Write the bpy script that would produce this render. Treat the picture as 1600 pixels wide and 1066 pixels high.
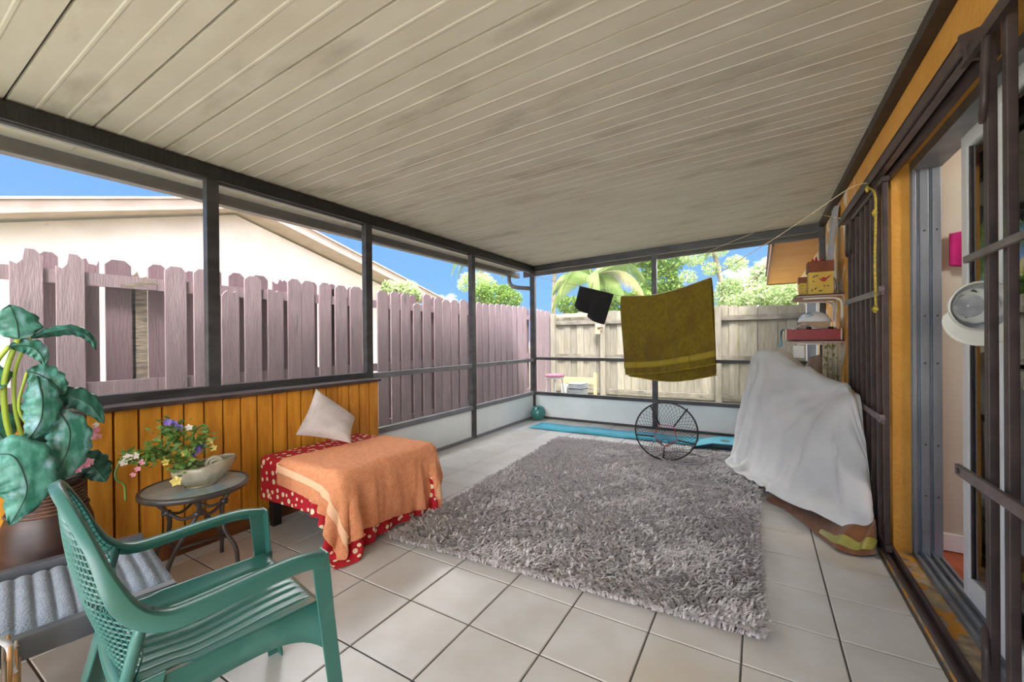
import bpy, math, random
import numpy as np
from mathutils import Vector, Matrix

# ------------------------------------------------------------------ reset
for o in list(bpy.data.objects):
    bpy.data.objects.remove(o, do_unlink=True)
SC = bpy.context.scene
COL = SC.collection

# ------------------------------------------------------------------ camera
F_PX = 650.656
YAW, PITCH, ROLL = math.radians(30.7336), math.radians(-0.1479), math.radians(-0.5)
CAM = np.array([1.38512, -1.73028, 1.19196])
def cam_axes():
    cy, sy = math.cos(YAW), math.sin(YAW)
    f = np.array([-sy*math.cos(PITCH), cy*math.cos(PITCH), math.sin(PITCH)])
    r = np.array([cy, sy, 0.0]); u = np.cross(r, f)
    c, s = math.cos(ROLL), math.sin(ROLL)
    return c*r + s*u, -s*r + c*u, f
AX_R, AX_U, AX_F = cam_axes()
cam_data = bpy.data.cameras.new('camera')
cam_data.sensor_width = 36.0
cam_data.lens = 36.0*F_PX/1600.0
cam_data.clip_start = 0.02
cam_data.clip_end = 500
cam = bpy.data.objects.new('camera', cam_data)
COL.objects.link(cam)
mw = Matrix.Identity(4)
for i in range(3):
    mw[i][0] = AX_R[i]; mw[i][1] = AX_U[i]; mw[i][2] = -AX_F[i]; mw[i][3] = CAM[i]
cam.matrix_world = mw
SC.camera = cam

# a pixel of the photograph is a direction; these meet it with a plane of the place
def ray(u, v):
    return AX_R*((u-800)/F_PX) + AX_U*((533-v)/F_PX) + AX_F
def on(ax, u, v, val):
    d = ray(u, v)
    return CAM + d*((val-CAM[ax])/d[ax])
def onx(u, v, x): return on(0, u, v, x)
def ony(u, v, y): return on(1, u, v, y)
def onz(u, v, z=0.0): return on(2, u, v, z)

# ------------------------------------------------------------------ sky, sun, exposure
world = bpy.data.worlds.new('sky')
SC.world = world
world.use_nodes = True
wn, wl = world.node_tree.nodes, world.node_tree.links
wn.clear()
w_out = wn.new('ShaderNodeOutputWorld')
w_bg = wn.new('ShaderNodeBackground')
w_tc = wn.new('ShaderNodeTexCoord')
w_sep = wn.new('ShaderNodeSeparateXYZ')
w_ramp = wn.new('ShaderNodeValToRGB')
w_map = wn.new('ShaderNodeMapping')
w_noise = wn.new('ShaderNodeTexNoise')
w_cr = wn.new('ShaderNodeValToRGB')
w_mix = wn.new('ShaderNodeMix'); w_mix.data_type = 'RGBA'
wl.new(w_tc.outputs['Generated'], w_sep.inputs[0])
wl.new(w_sep.outputs['Z'], w_ramp.inputs[0])
w_ramp.color_ramp.elements[0].position = 0.0
w_ramp.color_ramp.elements[0].color = (0.040, 0.085, 0.165, 1)
w_ramp.color_ramp.elements[1].position = 0.75
w_ramp.color_ramp.elements[1].color = (0.0090, 0.033, 0.105, 1)
w_map.inputs['Scale'].default_value = (1.0, 1.0, 1.9)
w_map.inputs['Location'].default_value = (4.1, 2.3, 0.0)
wl.new(w_tc.outputs['Generated'], w_map.inputs['Vector'])
w_noise.inputs['Scale'].default_value = 1.35
w_noise.inputs['Detail'].default_value = 7
w_noise.inputs['Roughness'].default_value = 0.55
wl.new(w_map.outputs[0], w_noise.inputs['Vector'])
w_cr.color_ramp.elements[0].position = 0.49
w_cr.color_ramp.elements[0].color = (0, 0, 0, 1)
w_cr.color_ramp.elements[1].position = 0.60
w_cr.color_ramp.elements[1].color = (1, 1, 1, 1)
wl.new(w_noise.outputs['Fac'], w_cr.inputs[0])
wl.new(w_cr.outputs[0], w_mix.inputs['Factor'])
wl.new(w_ramp.outputs[0], w_mix.inputs[6])
w_mix.inputs[7].default_value = (1.9, 1.88, 1.86, 1)
wl.new(w_mix.outputs[2], w_bg.inputs['Color'])
w_bg.inputs['Strength'].default_value = 1.0
wl.new(w_bg.outputs[0], w_out.inputs[0])

sun_data = bpy.data.lights.new('sun', 'SUN')
sun_data.energy = 1.3
sun_data.angle = math.radians(12)
sun_data.color = (1.0, 0.97, 0.93)
sun = bpy.data.objects.new('sun', sun_data)
COL.objects.link(sun)
sun.rotation_euler = Vector((-0.28, 0.42, -0.86)).to_track_quat('-Z', 'Y').to_euler()

vs = SC.view_settings
vs.view_transform = 'Standard'
vs.look = 'None'
vs.exposure = 3.2
vs.gamma = 1.0
vs.use_curve_mapping = False

# ------------------------------------------------------------------ materials
def lin(h):
    h = h.lstrip('#')
    c = [int(h[i:i+2], 16)/255 for i in (0, 2, 4)]
    return tuple((x/12.92 if x <= 0.04045 else ((x+0.055)/1.055)**2.4) for x in c) + (1.0,)
MATS = {}
def mat(name, col, rough=0.7, col2=None, scale=8.0, detail=4.0, stretch=(1, 1, 1), lo=0.35, hi=0.65,
        bump=0.0, bscale=None, metallic=0.0, rnd=0.0, coord='pos', spec=0.5, sheen=0.0, col3=None, scale3=3.0, lo3=0.5, hi3=0.7, transl=0.0, alpha=1.0):
    m = bpy.data.materials.new(name); MATS[name] = m
    m.use_nodes = True
    nt = m.node_tree; n = nt.nodes; l = nt.links
    b = n['Principled BSDF']
    b.inputs['Roughness'].default_value = rough
    b.inputs['Metallic'].default_value = metallic
    b.inputs['Specular IOR Level'].default_value = spec
    if sheen: b.inputs['Sheen Weight'].default_value = sheen
    if alpha < 1: b.inputs['Alpha'].default_value = alpha
    c1 = lin(col) if isinstance(col, str) else col
    b.inputs['Base Color'].default_value = c1
    cur = None
    if coord == 'pos':
        src = n.new('ShaderNodeNewGeometry').outputs['Position']
    elif coord == 'uv':
        src = n.new('ShaderNodeTexCoord').outputs['UV']
    else:
        src = n.new('ShaderNodeTexCoord').outputs['Object']
    mp = n.new('ShaderNodeMapping'); mp.inputs['Scale'].default_value = stretch
    l.new(src, mp.inputs['Vector'])
    if col2 is not None:
        nz = n.new('ShaderNodeTexNoise'); nz.inputs['Scale'].default_value = scale; nz.inputs['Detail'].default_value = detail
        l.new(mp.outputs[0], nz.inputs['Vector'])
        r = n.new('ShaderNodeValToRGB')
        r.color_ramp.elements[0].position = lo; r.color_ramp.elements[0].color = c1
        r.color_ramp.elements[1].position = hi; r.color_ramp.elements[1].color = lin(col2) if isinstance(col2, str) else col2
        l.new(nz.outputs['Fac'], r.inputs[0]); cur = r.outputs[0]
    if col3 is not None:
        nz = n.new('ShaderNodeTexNoise'); nz.inputs['Scale'].default_value = scale3; nz.inputs['Detail'].default_value = 6
        l.new(mp.outputs[0], nz.inputs['Vector'])
        r = n.new('ShaderNodeMapRange'); r.inputs[1].default_value = lo3; r.inputs[2].default_value = hi3
        l.new(nz.outputs['Fac'], r.inputs[0])
        mx = n.new('ShaderNodeMix'); mx.data_type = 'RGBA'
        l.new(r.outputs[0], mx.inputs['Factor'])
        if cur is not None: l.new(cur, mx.inputs[6])
        else: mx.inputs[6].default_value = c1
        mx.inputs[7].default_value = lin(col3); cur = mx.outputs[2]
    if rnd:
        oi = n.new('ShaderNodeObjectInfo')
        mr = n.new('ShaderNodeMapRange'); mr.inputs[3].default_value = 1-rnd; mr.inputs[4].default_value = 1+rnd
        l.new(oi.outputs['Random'], mr.inputs[0])
        hv = n.new('ShaderNodeHueSaturation')
        l.new(mr.outputs[0], hv.inputs['Value'])
        if cur is not None: l.new(cur, hv.inputs['Color'])
        else: hv.inputs['Color'].default_value = c1
        cur = hv.outputs[0]
    if cur is not None: l.new(cur, b.inputs['Base Color'])
    if bump:
        nb = n.new('ShaderNodeTexNoise'); nb.inputs['Scale'].default_value = bscale or scale*3; nb.inputs['Detail'].default_value = 5
        l.new(mp.outputs[0], nb.inputs['Vector'])
        bp = n.new('ShaderNodeBump'); bp.inputs['Strength'].default_value = bump; bp.inputs['Distance'].default_value = 0.02
        l.new(nb.outputs['Fac'], bp.inputs['Height'])
        l.new(bp.outputs[0], b.inputs['Normal'])
    if transl:
        tr = n.new('ShaderNodeBsdfTranslucent')
        if cur is not None: l.new(cur, tr.inputs['Color'])
        else: tr.inputs['Color'].default_value = c1
        ms = n.new('ShaderNodeMixShader'); ms.inputs[0].default_value = transl
        l.new(b.outputs[0], ms.inputs[1]); l.new(tr.outputs[0], ms.inputs[2])
        l.new(ms.outputs[0], n['Material Output'].inputs[0])
    return m

def see_through(name, col, opacity):
    m = bpy.data.materials.new(name); m.use_nodes = True; MATS[name] = m
    n, l = m.node_tree.nodes, m.node_tree.links
    n.clear()
    o = n.new('ShaderNodeOutputMaterial'); t = n.new('ShaderNodeBsdfTransparent'); d = n.new('ShaderNodeBsdfDiffuse')
    d.inputs[0].default_value = lin(col)
    x = n.new('ShaderNodeMixShader'); x.inputs[0].default_value = opacity
    l.new(t.outputs[0], x.inputs[1]); l.new(d.outputs[0], x.inputs[2]); l.new(x.outputs[0], o.inputs[0])
    return m
def pane(name, tint, base=0.06):
    m = bpy.data.materials.new(name); m.use_nodes = True; MATS[name] = m
    n, l = m.node_tree.nodes, m.node_tree.links
    n.clear()
    o = n.new('ShaderNodeOutputMaterial'); t = n.new('ShaderNodeBsdfTransparent'); g = n.new('ShaderNodeBsdfGlossy')
    t.inputs[0].default_value = lin(tint); g.inputs['Roughness'].default_value = 0.03
    fr = n.new('ShaderNodeFresnel'); fr.inputs[0].default_value = 1.5
    ad = n.new('ShaderNodeMath'); ad.inputs[1].default_value = base
    l.new(fr.outputs[0], ad.inputs[0])
    x = n.new('ShaderNodeMixShader'); l.new(ad.outputs[0], x.inputs[0])
    l.new(t.outputs[0], x.inputs[1]); l.new(g.outputs[0], x.inputs[2]); l.new(x.outputs[0], o.inputs[0])
    return m

mat('tile', '#cfcdc9', 0.30, '#c5c2bc', 5, 5, rnd=0.03, bump=0.03, bscale=30, col3='#c2b7a4', scale3=1.3, lo3=0.55, hi3=0.8)
mat('grout', '#5f5a54', 0.9, '#4b4640', 14)
mat('ceiling_paint', '#d8d4ca', 0.55, '#cdc7ba', 3, 6, stretch=(0.8, 2.5, 1), lo=0.3, hi=0.75, col3='#968d7e', scale3=2.0, lo3=0.56, hi3=0.86, bump=0.02, bscale=40)
mat('ceiling_seam', '#7c7264', 0.8)
mat('dark_frame', '#2e2d2e', 0.42, '#474648', 4, 4, stretch=(1, 1, 3), rnd=0.05)
mat('grey_frame', '#77787a', 0.42, '#68696c', 6, rnd=0.04)
mat('black_beam', '#181617', 0.35, '#2f2f33', 9, 4, stretch=(1, 9, 0.6), lo=0.4, hi=0.75)
mat('gutter_brown', '#6d6661', 0.5, '#5a534e', 4)
mat('ledger_brown', '#40342f', 0.55, '#2f2623', 8)
mat('kick_white', '#e6ecec', 0.5, '#dbe3e3', 2.5, rnd=0.02)
mat('plank_orange', '#d8982f', 0.5, '#b97418', 6, 5, stretch=(4, 4, 0.7), lo=0.35, hi=0.7, rnd=0.06, bump=0.06, bscale=30, col3='#8a4f12', scale3=2.2, lo3=0.66, hi3=0.85)
mat('plank_groove', '#6b3d10', 0.8)
mat('cap_brown', '#4a3a36', 0.6, '#2f2523', 9)
mat('base_wood', '#7b4a22', 0.6, '#5c3416', 6, stretch=(3, 0.8, 4))
mat('stucco_orange', '#e0a549', 0.8, '#d6983b', 4, 5, bump=0.35, bscale=45, col3='#e0b063', scale3=3, lo3=0.6, hi3=0.75)
mat('stucco_peeling', '#e0a549', 0.75, '#d99c40', 4, 5, bump=0.4, bscale=38, col3='#e8ddcb', scale3=5, lo3=0.50, hi3=0.58)
mat('sill_peeling', '#b9a88a', 0.85, '#7d6f5c', 18, 6, col3='#c98c31', scale3=12, lo3=0.5, hi3=0.56, bump=0.4, bscale=50)
mat('aluminium', '#8f959b', 0.4, '#787e84', 7, stretch=(1, 1, 0.4), metallic=0.35, col3='#6f7276', scale3=4, lo3=0.6, hi3=0.8)
mat('white_frame', '#e9ecee', 0.4)
mat('iron', '#3b2f2e', 0.45, '#4b3d3b', 12, spec=0.4)
mat('iron_light', '#6a5c5a', 0.5, '#7c7070', 16)
mat('terracotta', '#9a4a26', 0.5, '#b4623a', 6)
mat('room_beige', '#c6c3b4', 0.8, '#bcb8a6', 2)
mat('room_pink', '#d79fb0', 0.8, '#cf92a6', 1.5)
mat('magenta_cloth', '#d0197e', 0.8, '#b0126a', 6)
see_through('screen_mesh', '#8d9296', 0.10)
pane('glass', '#e6eef0', 0.06)

# ------------------------------------------------------------------ mesh helpers
WORLD_LOC = {}
class MB:
    def __init__(s): s.v = []; s.f = []; s.uv = None
    def add(s, vs, fs):
        o = len(s.v); s.v += [tuple(float(c) for c in p) for p in vs]; s.f += [tuple(i+o for i in f) for f in fs]; return s
    def box(s, x0, x1, y0, y1, z0, z1):
        return s.add([(x0,y0,z0),(x1,y0,z0),(x1,y1,z0),(x0,y1,z0),(x0,y0,z1),(x1,y0,z1),(x1,y1,z1),(x0,y1,z1)],
                     [(0,3,2,1),(4,5,6,7),(0,1,5,4),(1,2,6,5),(2,3,7,6),(3,0,4,7)])
    def bar(s, p, q, w, h, up=(0,0,1)):
        p, q = np.array(p, float), np.array(q, float); d = q-p; d /= np.linalg.norm(d)
        up = np.array(up, float)
        if abs(d@up) > 0.98: up = np.array([0,1.0,0])
        a = np.cross(d, up); a /= np.linalg.norm(a); b = np.cross(a, d)
        vs = [e + a*sx*w/2 + b*sz*h/2 for e in (p, q) for sx, sz in ((-1,-1),(1,-1),(1,1),(-1,1))]
        return s.add(vs, [(0,1,2,3),(7,6,5,4),(0,4,5,1),(1,5,6,2),(2,6,7,3),(3,7,4,0)])
    def tube(s, pts, r, n=8, closed=False, caps=True):
        P = [np.array(p, float) for p in pts]; m = len(P)
        R = list(r) if hasattr(r, '__len__') else [r]*m
        rings = []; a = None
        for i in range(m):
            if closed: t = P[(i+1) % m]-P[i-1]
            else: t = P[min(i+1, m-1)]-P[max(i-1, 0)]
            t = t/(np.linalg.norm(t)+1e-12)
            if a is None:
                up = np.array([0,0,1.0]) if abs(t[2]) < 0.9 else np.array([1.0,0,0])
                a = np.cross(t, up)
            a = a - t*(a@t); a /= np.linalg.norm(a)+1e-12; b = np.cross(t, a)
            rings.append([P[i] + R[i]*(a*math.cos(2*math.pi*k/n) + b*math.sin(2*math.pi*k/n)) for k in range(n)])
        vs = [p for rg in rings for p in rg]; fs = []
        for i in range(m if closed else m-1):
            j = (i+1) % m
            for k in range(n):
                fs.append((i*n+k, i*n+(k+1) % n, j*n+(k+1) % n, j*n+k))
        if caps and not closed:
            fs.append(tuple(range(n-1, -1, -1))); fs.append(tuple((m-1)*n+k for k in range(n)))
        return s.add(vs, fs)
    def lathe(s, prof, c=(0,0,0), n=32):
        vs = []; fs = []
        for r, z in prof:
            for k in range(n):
                t = 2*math.pi*k/n; vs.append((c[0]+r*math.cos(t), c[1]+r*math.sin(t), c[2]+z))
        for i in range(len(prof)-1):
            for k in range(n):
                fs.append((i*n+k, i*n+(k+1) % n, (i+1)*n+(k+1) % n, (i+1)*n+k))
        return s.add(vs, fs)
    def grid(s, P, flip=False):
        P = np.asarray(P, float); a, b = P.shape[:2]
        fs = [(i*b+j, i*b+j+1, (i+1)*b+j+1, (i+1)*b+j) if not flip else (i*b+j, (i+1)*b+j, (i+1)*b+j+1, i*b+j+1) for i in range(a-1) for j in range(b-1)]
        return s.add(P.reshape(-1, 3), fs)
    def prism(s, poly, axis, a0, a1):
        """poly: 2-D outline in the two other axes, extruded along axis from a0 to a1"""
        n = len(poly); vs = []
        for a in (a0, a1):
            for p in poly:
                q = list(p); q.insert(axis, a); vs.append(q)
        fs = [tuple(range(n)), tuple(range(2*n-1, n-1, -1))] + [(i, i+n, (i+1) % n+n, (i+1) % n) for i in range(n)]
        return s.add(vs, fs)
    def build(s, name, material, parent=None, smooth=False, origin=None, bevel=0.0, subsurf=0, solid=0.0, solid_off=0.0, sub_simple=False):
        base = WORLD_LOC.get(parent.name, np.zeros(3)) if parent else np.zeros(3)
        org = np.array(origin, float) if origin is not None else base
        me = bpy.data.meshes.new(name)
        V = np.array(s.v, float) - org
        me.from_pydata(V.tolist(), [], s.f)
        me.validate(); me.update()
        if smooth: me.polygons.foreach_set('use_smooth', [True]*len(me.polygons))
        if material is not None:
            for mm in (material if isinstance(material, (list, tuple)) else [material]):
                me.materials.append(MATS[mm] if isinstance(mm, str) else mm)
        o = bpy.data.objects.new(name, me); COL.objects.link(o)
        if parent: o.parent = parent
        o.location = Vector(org - base)
        WORLD_LOC[o.name] = org
        if solid:
            md = o.modifiers.new('solid', 'SOLIDIFY'); md.thickness = solid; md.offset = solid_off
        if bevel:
            md = o.modifiers.new('bevel', 'BEVEL'); md.width = bevel; md.segments = 2; md.limit_method = 'ANGLE'; md.angle_limit = math.radians(40)
        if subsurf:
            md = o.modifiers.new('sub', 'SUBSURF'); md.levels = subsurf; md.render_levels = subsurf
        return o
def fix_normals(o):
    import bmesh
    bm = bmesh.new(); bm.from_mesh(o.data); bmesh.ops.recalc_face_normals(bm, faces=bm.faces[:]); bm.to_mesh(o.data); bm.free()
    return o
def empty(name, loc=(0,0,0)):
    o = bpy.data.objects.new(name, None); COL.objects.link(o); o.location = loc; o.empty_display_size = 0.1
    WORLD_LOC[o.name] = np.array(loc, float)
    return o
def tag(o, label=None, cat=None, group=None, kind=None):
    if label: o['label'] = label
    if cat: o['category'] = cat
    if group: o['group'] = group
    if kind: o['kind'] = kind
    return o
def thing(name, label, cat, loc=(0,0,0), group=None):
    return tag(empty(name, loc), label, cat, group)
def struct(name, loc=(0,0,0), label=None):
    return tag(empty(name, loc), label, None, None, 'structure')
def link_copy(o, parent, loc, rot=None, scale=None):
    """copy sharing mesh data; loc is a world position"""
    c = o.copy(); COL.objects.link(c); c.parent = parent
    base = WORLD_LOC.get(parent.name, np.zeros(3)) if parent else np.zeros(3)
    c.location = Vector(np.array(loc, float)-base)
    WORLD_LOC[c.name] = np.array(loc, float)
    if rot is not None: c.rotation_euler = rot
    if scale is not None: c.scale = scale
    return c
def smoothstep(a, b, x):
    t = np.clip((x-a)/(b-a), 0, 1); return t*t*(3-2*t)
def catmull(pts, per=8):
    P = [np.array(p, float) for p in pts]; P = [2*P[0]-P[1]] + P + [2*P[-1]-P[-2]]; out = []
    for i in range(1, len(P)-2):
        p0, p1, p2, p3 = P[i-1:i+3]
        for k in range(per):
            t = k/per
            out.append(0.5*((2*p1)+(p2-p0)*t+(2*p0-5*p1+4*p2-p3)*t*t+(3*p1-p0-3*p2+p3)*t**3))
    out.append(P[-2]); return out

# position-based cloth, used to lay the fabrics over what carries them
def drape(P, collide, steps=160, iters=12, g=-0.0016, pins=None, damp=0.97, shear=0.7, bend=0.25, friction=0.85):
    P = P.copy(); Q = P.copy(); ny, nx = P.shape[:2]
    inv = np.ones((ny, nx, 1))
    if pins is not None: inv[pins] = 0
    cons = []
    def grp(di, dj, k):
        I, J = np.meshgrid(np.arange(max(0, -di), ny-max(0, di)), np.arange(max(0, -dj), nx-max(0, dj)), indexing='ij')
        I, J = I.ravel(), J.ravel()
        L = np.linalg.norm(P[I, J]-P[I+di, J+dj], axis=1)
        key = (I//max(1, abs(di))) % 2 if di else (J//max(1, abs(dj))) % 2
        for c in (0, 1):
            m = key == c
            cons.append((I[m], J[m], I[m]+di, J[m]+dj, L[m][:, None], k))
    grp(1, 0, 1.0); grp(0, 1, 1.0); grp(1, 1, shear); grp(1, -1, shear); grp(2, 0, bend); grp(0, 2, bend)
    for st in range(steps):
        V = (P-Q)*damp; Q = P.copy()
        P = P + V*inv; P[..., 2] += (g*inv[..., 0])
        for it in range(iters):
            for I, J, K, L_, R, k in cons:
                d = P[K, L_]-P[I, J]; n = np.linalg.norm(d, axis=1, keepdims=True)+1e-9
                w1, w2 = inv[I, J], inv[K, L_]; ws = w1+w2; ws[ws == 0] = 1
                c = d*((n-R)/n)*k/ws
                P[I, J] += c*w1; P[K, L_] -= c*w2
            if it % 3 == 2 or it == iters-1:
                N, hit = collide(P)
                P = np.where(inv > 0, N, P)
        if hit is not None:
            h = (hit[..., None]) & (inv > 0)
            P = np.where(h, P + (Q-P)*np.array([friction, friction, 0.0]), P)
            Q = np.where(h, P, Q)
    return P
def col_box(P, lo, hi, r):
    """push points out of a rounded box"""
    lo, hi = np.array(lo)+r, np.array(hi)-r
    C = np.clip(P, lo, hi); d = P-C; n = np.linalg.norm(d, axis=-1, keepdims=True)
    inside = n < 1e-7
    hit = (n[..., 0] < r)
    out = C + d/np.maximum(n, 1e-9)*r
    top = P.copy(); top[..., 2] = hi[2]+r
    res = np.where(hit[..., None], np.where(inside, top, out), P)
    return res, hit
def col_capsule(P, a, b, r):
    a, b = np.array(a, float), np.array(b, float); ab = b-a
    t = np.clip(((P-a)@ab)/(ab@ab), 0, 1)
    C = a + t[..., None]*ab; rr = r
    d = P-C; n = np.linalg.norm(d, axis=-1, keepdims=True)
    hit = n[..., 0] < rr
    return np.where(hit[..., None], C+d/np.maximum(n, 1e-9)*rr, P), hit

# ================================================================== THE SETTING
T = 0.33
X_L, X_R, Y_F, Y_N = -1.575, 2.01, 3.96, -3.2
def ceil_z(x): return 2.325 + (x-X_L)*(2.455-2.325)/(X_R-X_L)

# ---- ground outside
g = MB(); g.box(-30, 40, -20, 60, -0.35, -0.12)
mat('ground', '#7d7f63', 0.95, '#5f6b3f', 1.2, 6, col3='#9a917c', scale3=3, lo3=0.5, hi3=0.65, bump=0.3, bscale=20)
tag(g.build('ground', 'ground'), 'patchy grass and bare earth outside the porch', kind='structure')

# ---- floor and tiles
fl = tag(MB().box(X_L-0.08, 1.96, Y_N, Y_F+0.06, -0.30, -0.004).build('floor', 'grout'), 'cream ceramic tile floor with dark grout', kind='structure')
GAP = 0.0065
def tile_mesh(w, d):
    b = 0.003; m = MB()
    x, y = w/2, d/2
    m.add([(-x,-y,-0.008),(x,-y,-0.008),(x,y,-0.008),(-x,y,-0.008),(-x,-y,-b),(x,-y,-b),(x,y,-b),(-x,y,-b),(-x+b,-y+b,0),(x-b,-y+b,0),(x-b,y-b,0),(-x+b,y-b,0)],
          [(0,1,5,4),(1,2,6,5),(2,3,7,6),(3,0,4,7),(4,5,9,8),(5,6,10,9),(6,7,11,10),(7,4,8,11),(8,9,10,11)])
    return m
tile_cache = {}
for i in range(-6, 7):
    for j in range(-10, 13):
        x0, x1 = max(i*T, X_L-0.02)+GAP/2, min((i+1)*T, 1.945)-GAP/2
        y0, y1 = max(j*T, Y_N)+GAP/2, min((j+1)*T, Y_F-0.02)-GAP/2
        if x1-x0 < 0.02 or y1-y0 < 0.02: continue
        key = (round(x1-x0, 4), round(y1-y0, 4)); c = ((x0+x1)/2, (y0+y1)/2, 0)
        if key not in tile_cache:
            o = tile_mesh(*key).build('tile', 'tile', fl, origin=(0, 0, 0)); o.location = c; tile_cache[key] = o
        else: link_copy(tile_cache[key], fl, c)

# ---- ceiling: ribbed pans running across the porch
ce = tag(MB().add([(-2.02,Y_N,ceil_z(-2.02)+0.02),(X_R,Y_N,ceil_z(X_R)+0.02),(X_R,4.28,ceil_z(X_R)+0.02),(-2.02,4.28,ceil_z(-2.02)+0.02),
                   (-2.02,Y_N,ceil_z(-2.02)+0.09),(X_R,Y_N,ceil_z(X_R)+0.09),(X_R,4.28,ceil_z(X_R)+0.09),(-2.02,4.28,ceil_z(-2.02)+0.09)],
                  [(0,3,2,1),(4,5,6,7),(0,1,5,4),(1,2,6,5),(2,3,7,6),(3,0,4,7)]).build('ceiling', 'ceiling_seam'),
         'stained off-white ribbed metal porch ceiling', kind='structure')
PW = 0.2985
prof = [(0.004, 0.016), (0.006, 0.0)]
for c in (1, 2):
    prof += [(PW*c/3-0.009, 0.0), (PW*c/3-0.004, -0.0022), (PW*c/3+0.004, -0.0022), (PW*c/3+0.009, 0.0)]
prof += [(PW-0.006, 0.0), (PW-0.004, 0.016)]
pm = MB(); n = len(prof)
pm.add([(x, y, ceil_z(x)+z) for x in (-2.02, X_R) for y, z in prof], [(k, k+n, k+1+n, k+1) for k in range(n-1)])
panel0 = pm.build('ceiling_panel', 'ceiling_paint', ce, origin=(0, 0, 0))
ys = [-1.267 + k*PW for k in range(-7, 19)]
for k, y in enumerate(ys):
    if y+PW > 4.29: break
    if k == 0: panel0.location = (0, y, 0)
    else: link_copy(panel0, ce, (0, y, 0))

ov0 = MB().box(-2.024, -1.640, 0.002, PW-0.002, 2.290, 2.297).build('overhang_panel', 'ceiling_paint', ce, origin=(0, 0, 0))
for k, y in enumerate(ys):
    if y+PW > 4.29: break
    if k == 0: ov0.location = (0, y, 0)
    else: link_copy(ov0, ce, (0, y, 0))

# ---- left side: screen frame, wooden half wall, kick panels
wl_ = struct('wall_left', (X_L, 1.0, 0), 'dark framed screen side with orange plank half wall')
def B(name, m, par, *a, bevel=0.0): return MB().box(*a).build(name, m, par, bevel=bevel)
B('beam', 'black_beam', wl_, -1.635, -1.575, Y_N, 4.0, 2.225, 2.312, bevel=0.004)
B('beam_lip', 'grey_frame', wl_, -1.645, -1.62, Y_N, 4.0, 2.212, 2.226)
for y0, y1, z0, dark in ((-0.462, -0.392, 0.90, 'dark_frame'), (0.762, 0.832, 0.0, 'dark_frame'), (2.325, 2.400, 0.0, 'dark_frame'), (3.915, 3.985, 0.0, 'dark_frame')):
    B('post', dark, wl_, -1.635, -1.580, y0, y1, z0, 2.235, bevel=0.003)
B('post', 'dark_frame', wl_, -1.635, -1.580, -1.72, -1.65, 0.90, 2.235, bevel=0.003)
B('sill_rail', 'dark_frame', wl_, -1.640, -1.575, Y_N, 0.762, 0.870, 0.918, bevel=0.003)
B('sill_cap', 'cap_brown', wl_, -1.640, -1.400, Y_N, 0.762, 0.848, 0.872, bevel=0.004)
B('wall_core', 'plank_groove', wl_, -1.640, -1.445, Y_N, 0.755, 0.0, 0.848)
PLK = 0.1005
k = 0; y = 0.755
while y > -2.6:
    b = MB(); y0 = y-PLK+0.006
    b.add([(-1.447,y0,0.05),(-1.447,y,0.05),(-1.432,y-0.004,0.05),(-1.432,y0+0.004,0.05),(-1.447,y0,0.846),(-1.447,y,0.846),(-1.432,y-0.004,0.846),(-1.432,y0+0.004,0.846)],
          [(0,1,2,3),(7,6,5,4),(1,5,6,2),(2,6,7,3),(3,7,4,0),(0,4,5,1)])
    o = b.build('plank', 'plank_orange', wl_, origin=(-1.44, y-PLK/2, 0.05))
    y -= PLK; k += 1
B('baseboard', 'base_wood', wl_, -1.447, -1.415, Y_N, 0.755, 0.0, 0.085, bevel=0.003)
for y0, y1 in ((0.832, 2.325), (2.400, 3.915)):
    B('mid_rail', 'grey_frame', wl_, -1.632, -1.582, y0, y1, 0.856, 0.906, bevel=0.003)
    B('kick_rail', 'grey_frame', wl_, -1.634, -1.578, y0, y1, 0.350, 0.402, bevel=0.003)
    B('bottom_rail', 'grey_frame', wl_, -1.634, -1.572, y0, y1, 0.0, 0.030, bevel=0.003)
    B('kick_panel', 'kick_white', wl_, -1.616, -1.602, y0, y1, 0.028, 0.352)
    B('insect_screen', 'screen_mesh', wl_, -1.6085, -1.6075, y0, y1, 0.402, 0.857)
    B('insect_screen', 'screen_mesh', wl_, -1.6085, -1.6075, y0, y1, 0.905, 2.226)
for y0, y1 in ((-1.65, -0.462), (-0.392, 0.762)):
    B('insect_screen', 'screen_mesh', wl_, -1.6085, -1.6075, y0, y1, 0.917, 2.226)

# ---- gutter along the overhang, with its down-spout
gu = thing('gutter', 'grey-brown rain gutter hanging along the roof edge over the left screens', 'gutter', (-2.0, 1, 2.2))
m = MB(); m.prism([(-2.025, 2.290), (-2.025, 2.228), (-2.040, 2.215), (-2.115, 2.215), (-2.135, 2.24), (-2.135, 2.31), (-2.127, 2.31), (-2.127, 2.242), (-2.111, 2.223), (-2.040, 2.223), (-2.033, 2.232), (-2.033, 2.290)], 1, Y_N, 4.28)
fix_normals(m.build('trough', 'gutter_brown', gu))
m = MB(); m.tube(catmull([(-2.075, 4.02, 2.215), (-2.075, 4.02, 2.14), (-2.04, 4.02, 2.07), (-1.94, 4.02, 2.03), (-1.70, 4.02, 1.995)], 6), 0.032, 8)
m.build('down_spout', 'gutter_brown', gu, smooth=True)

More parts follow.
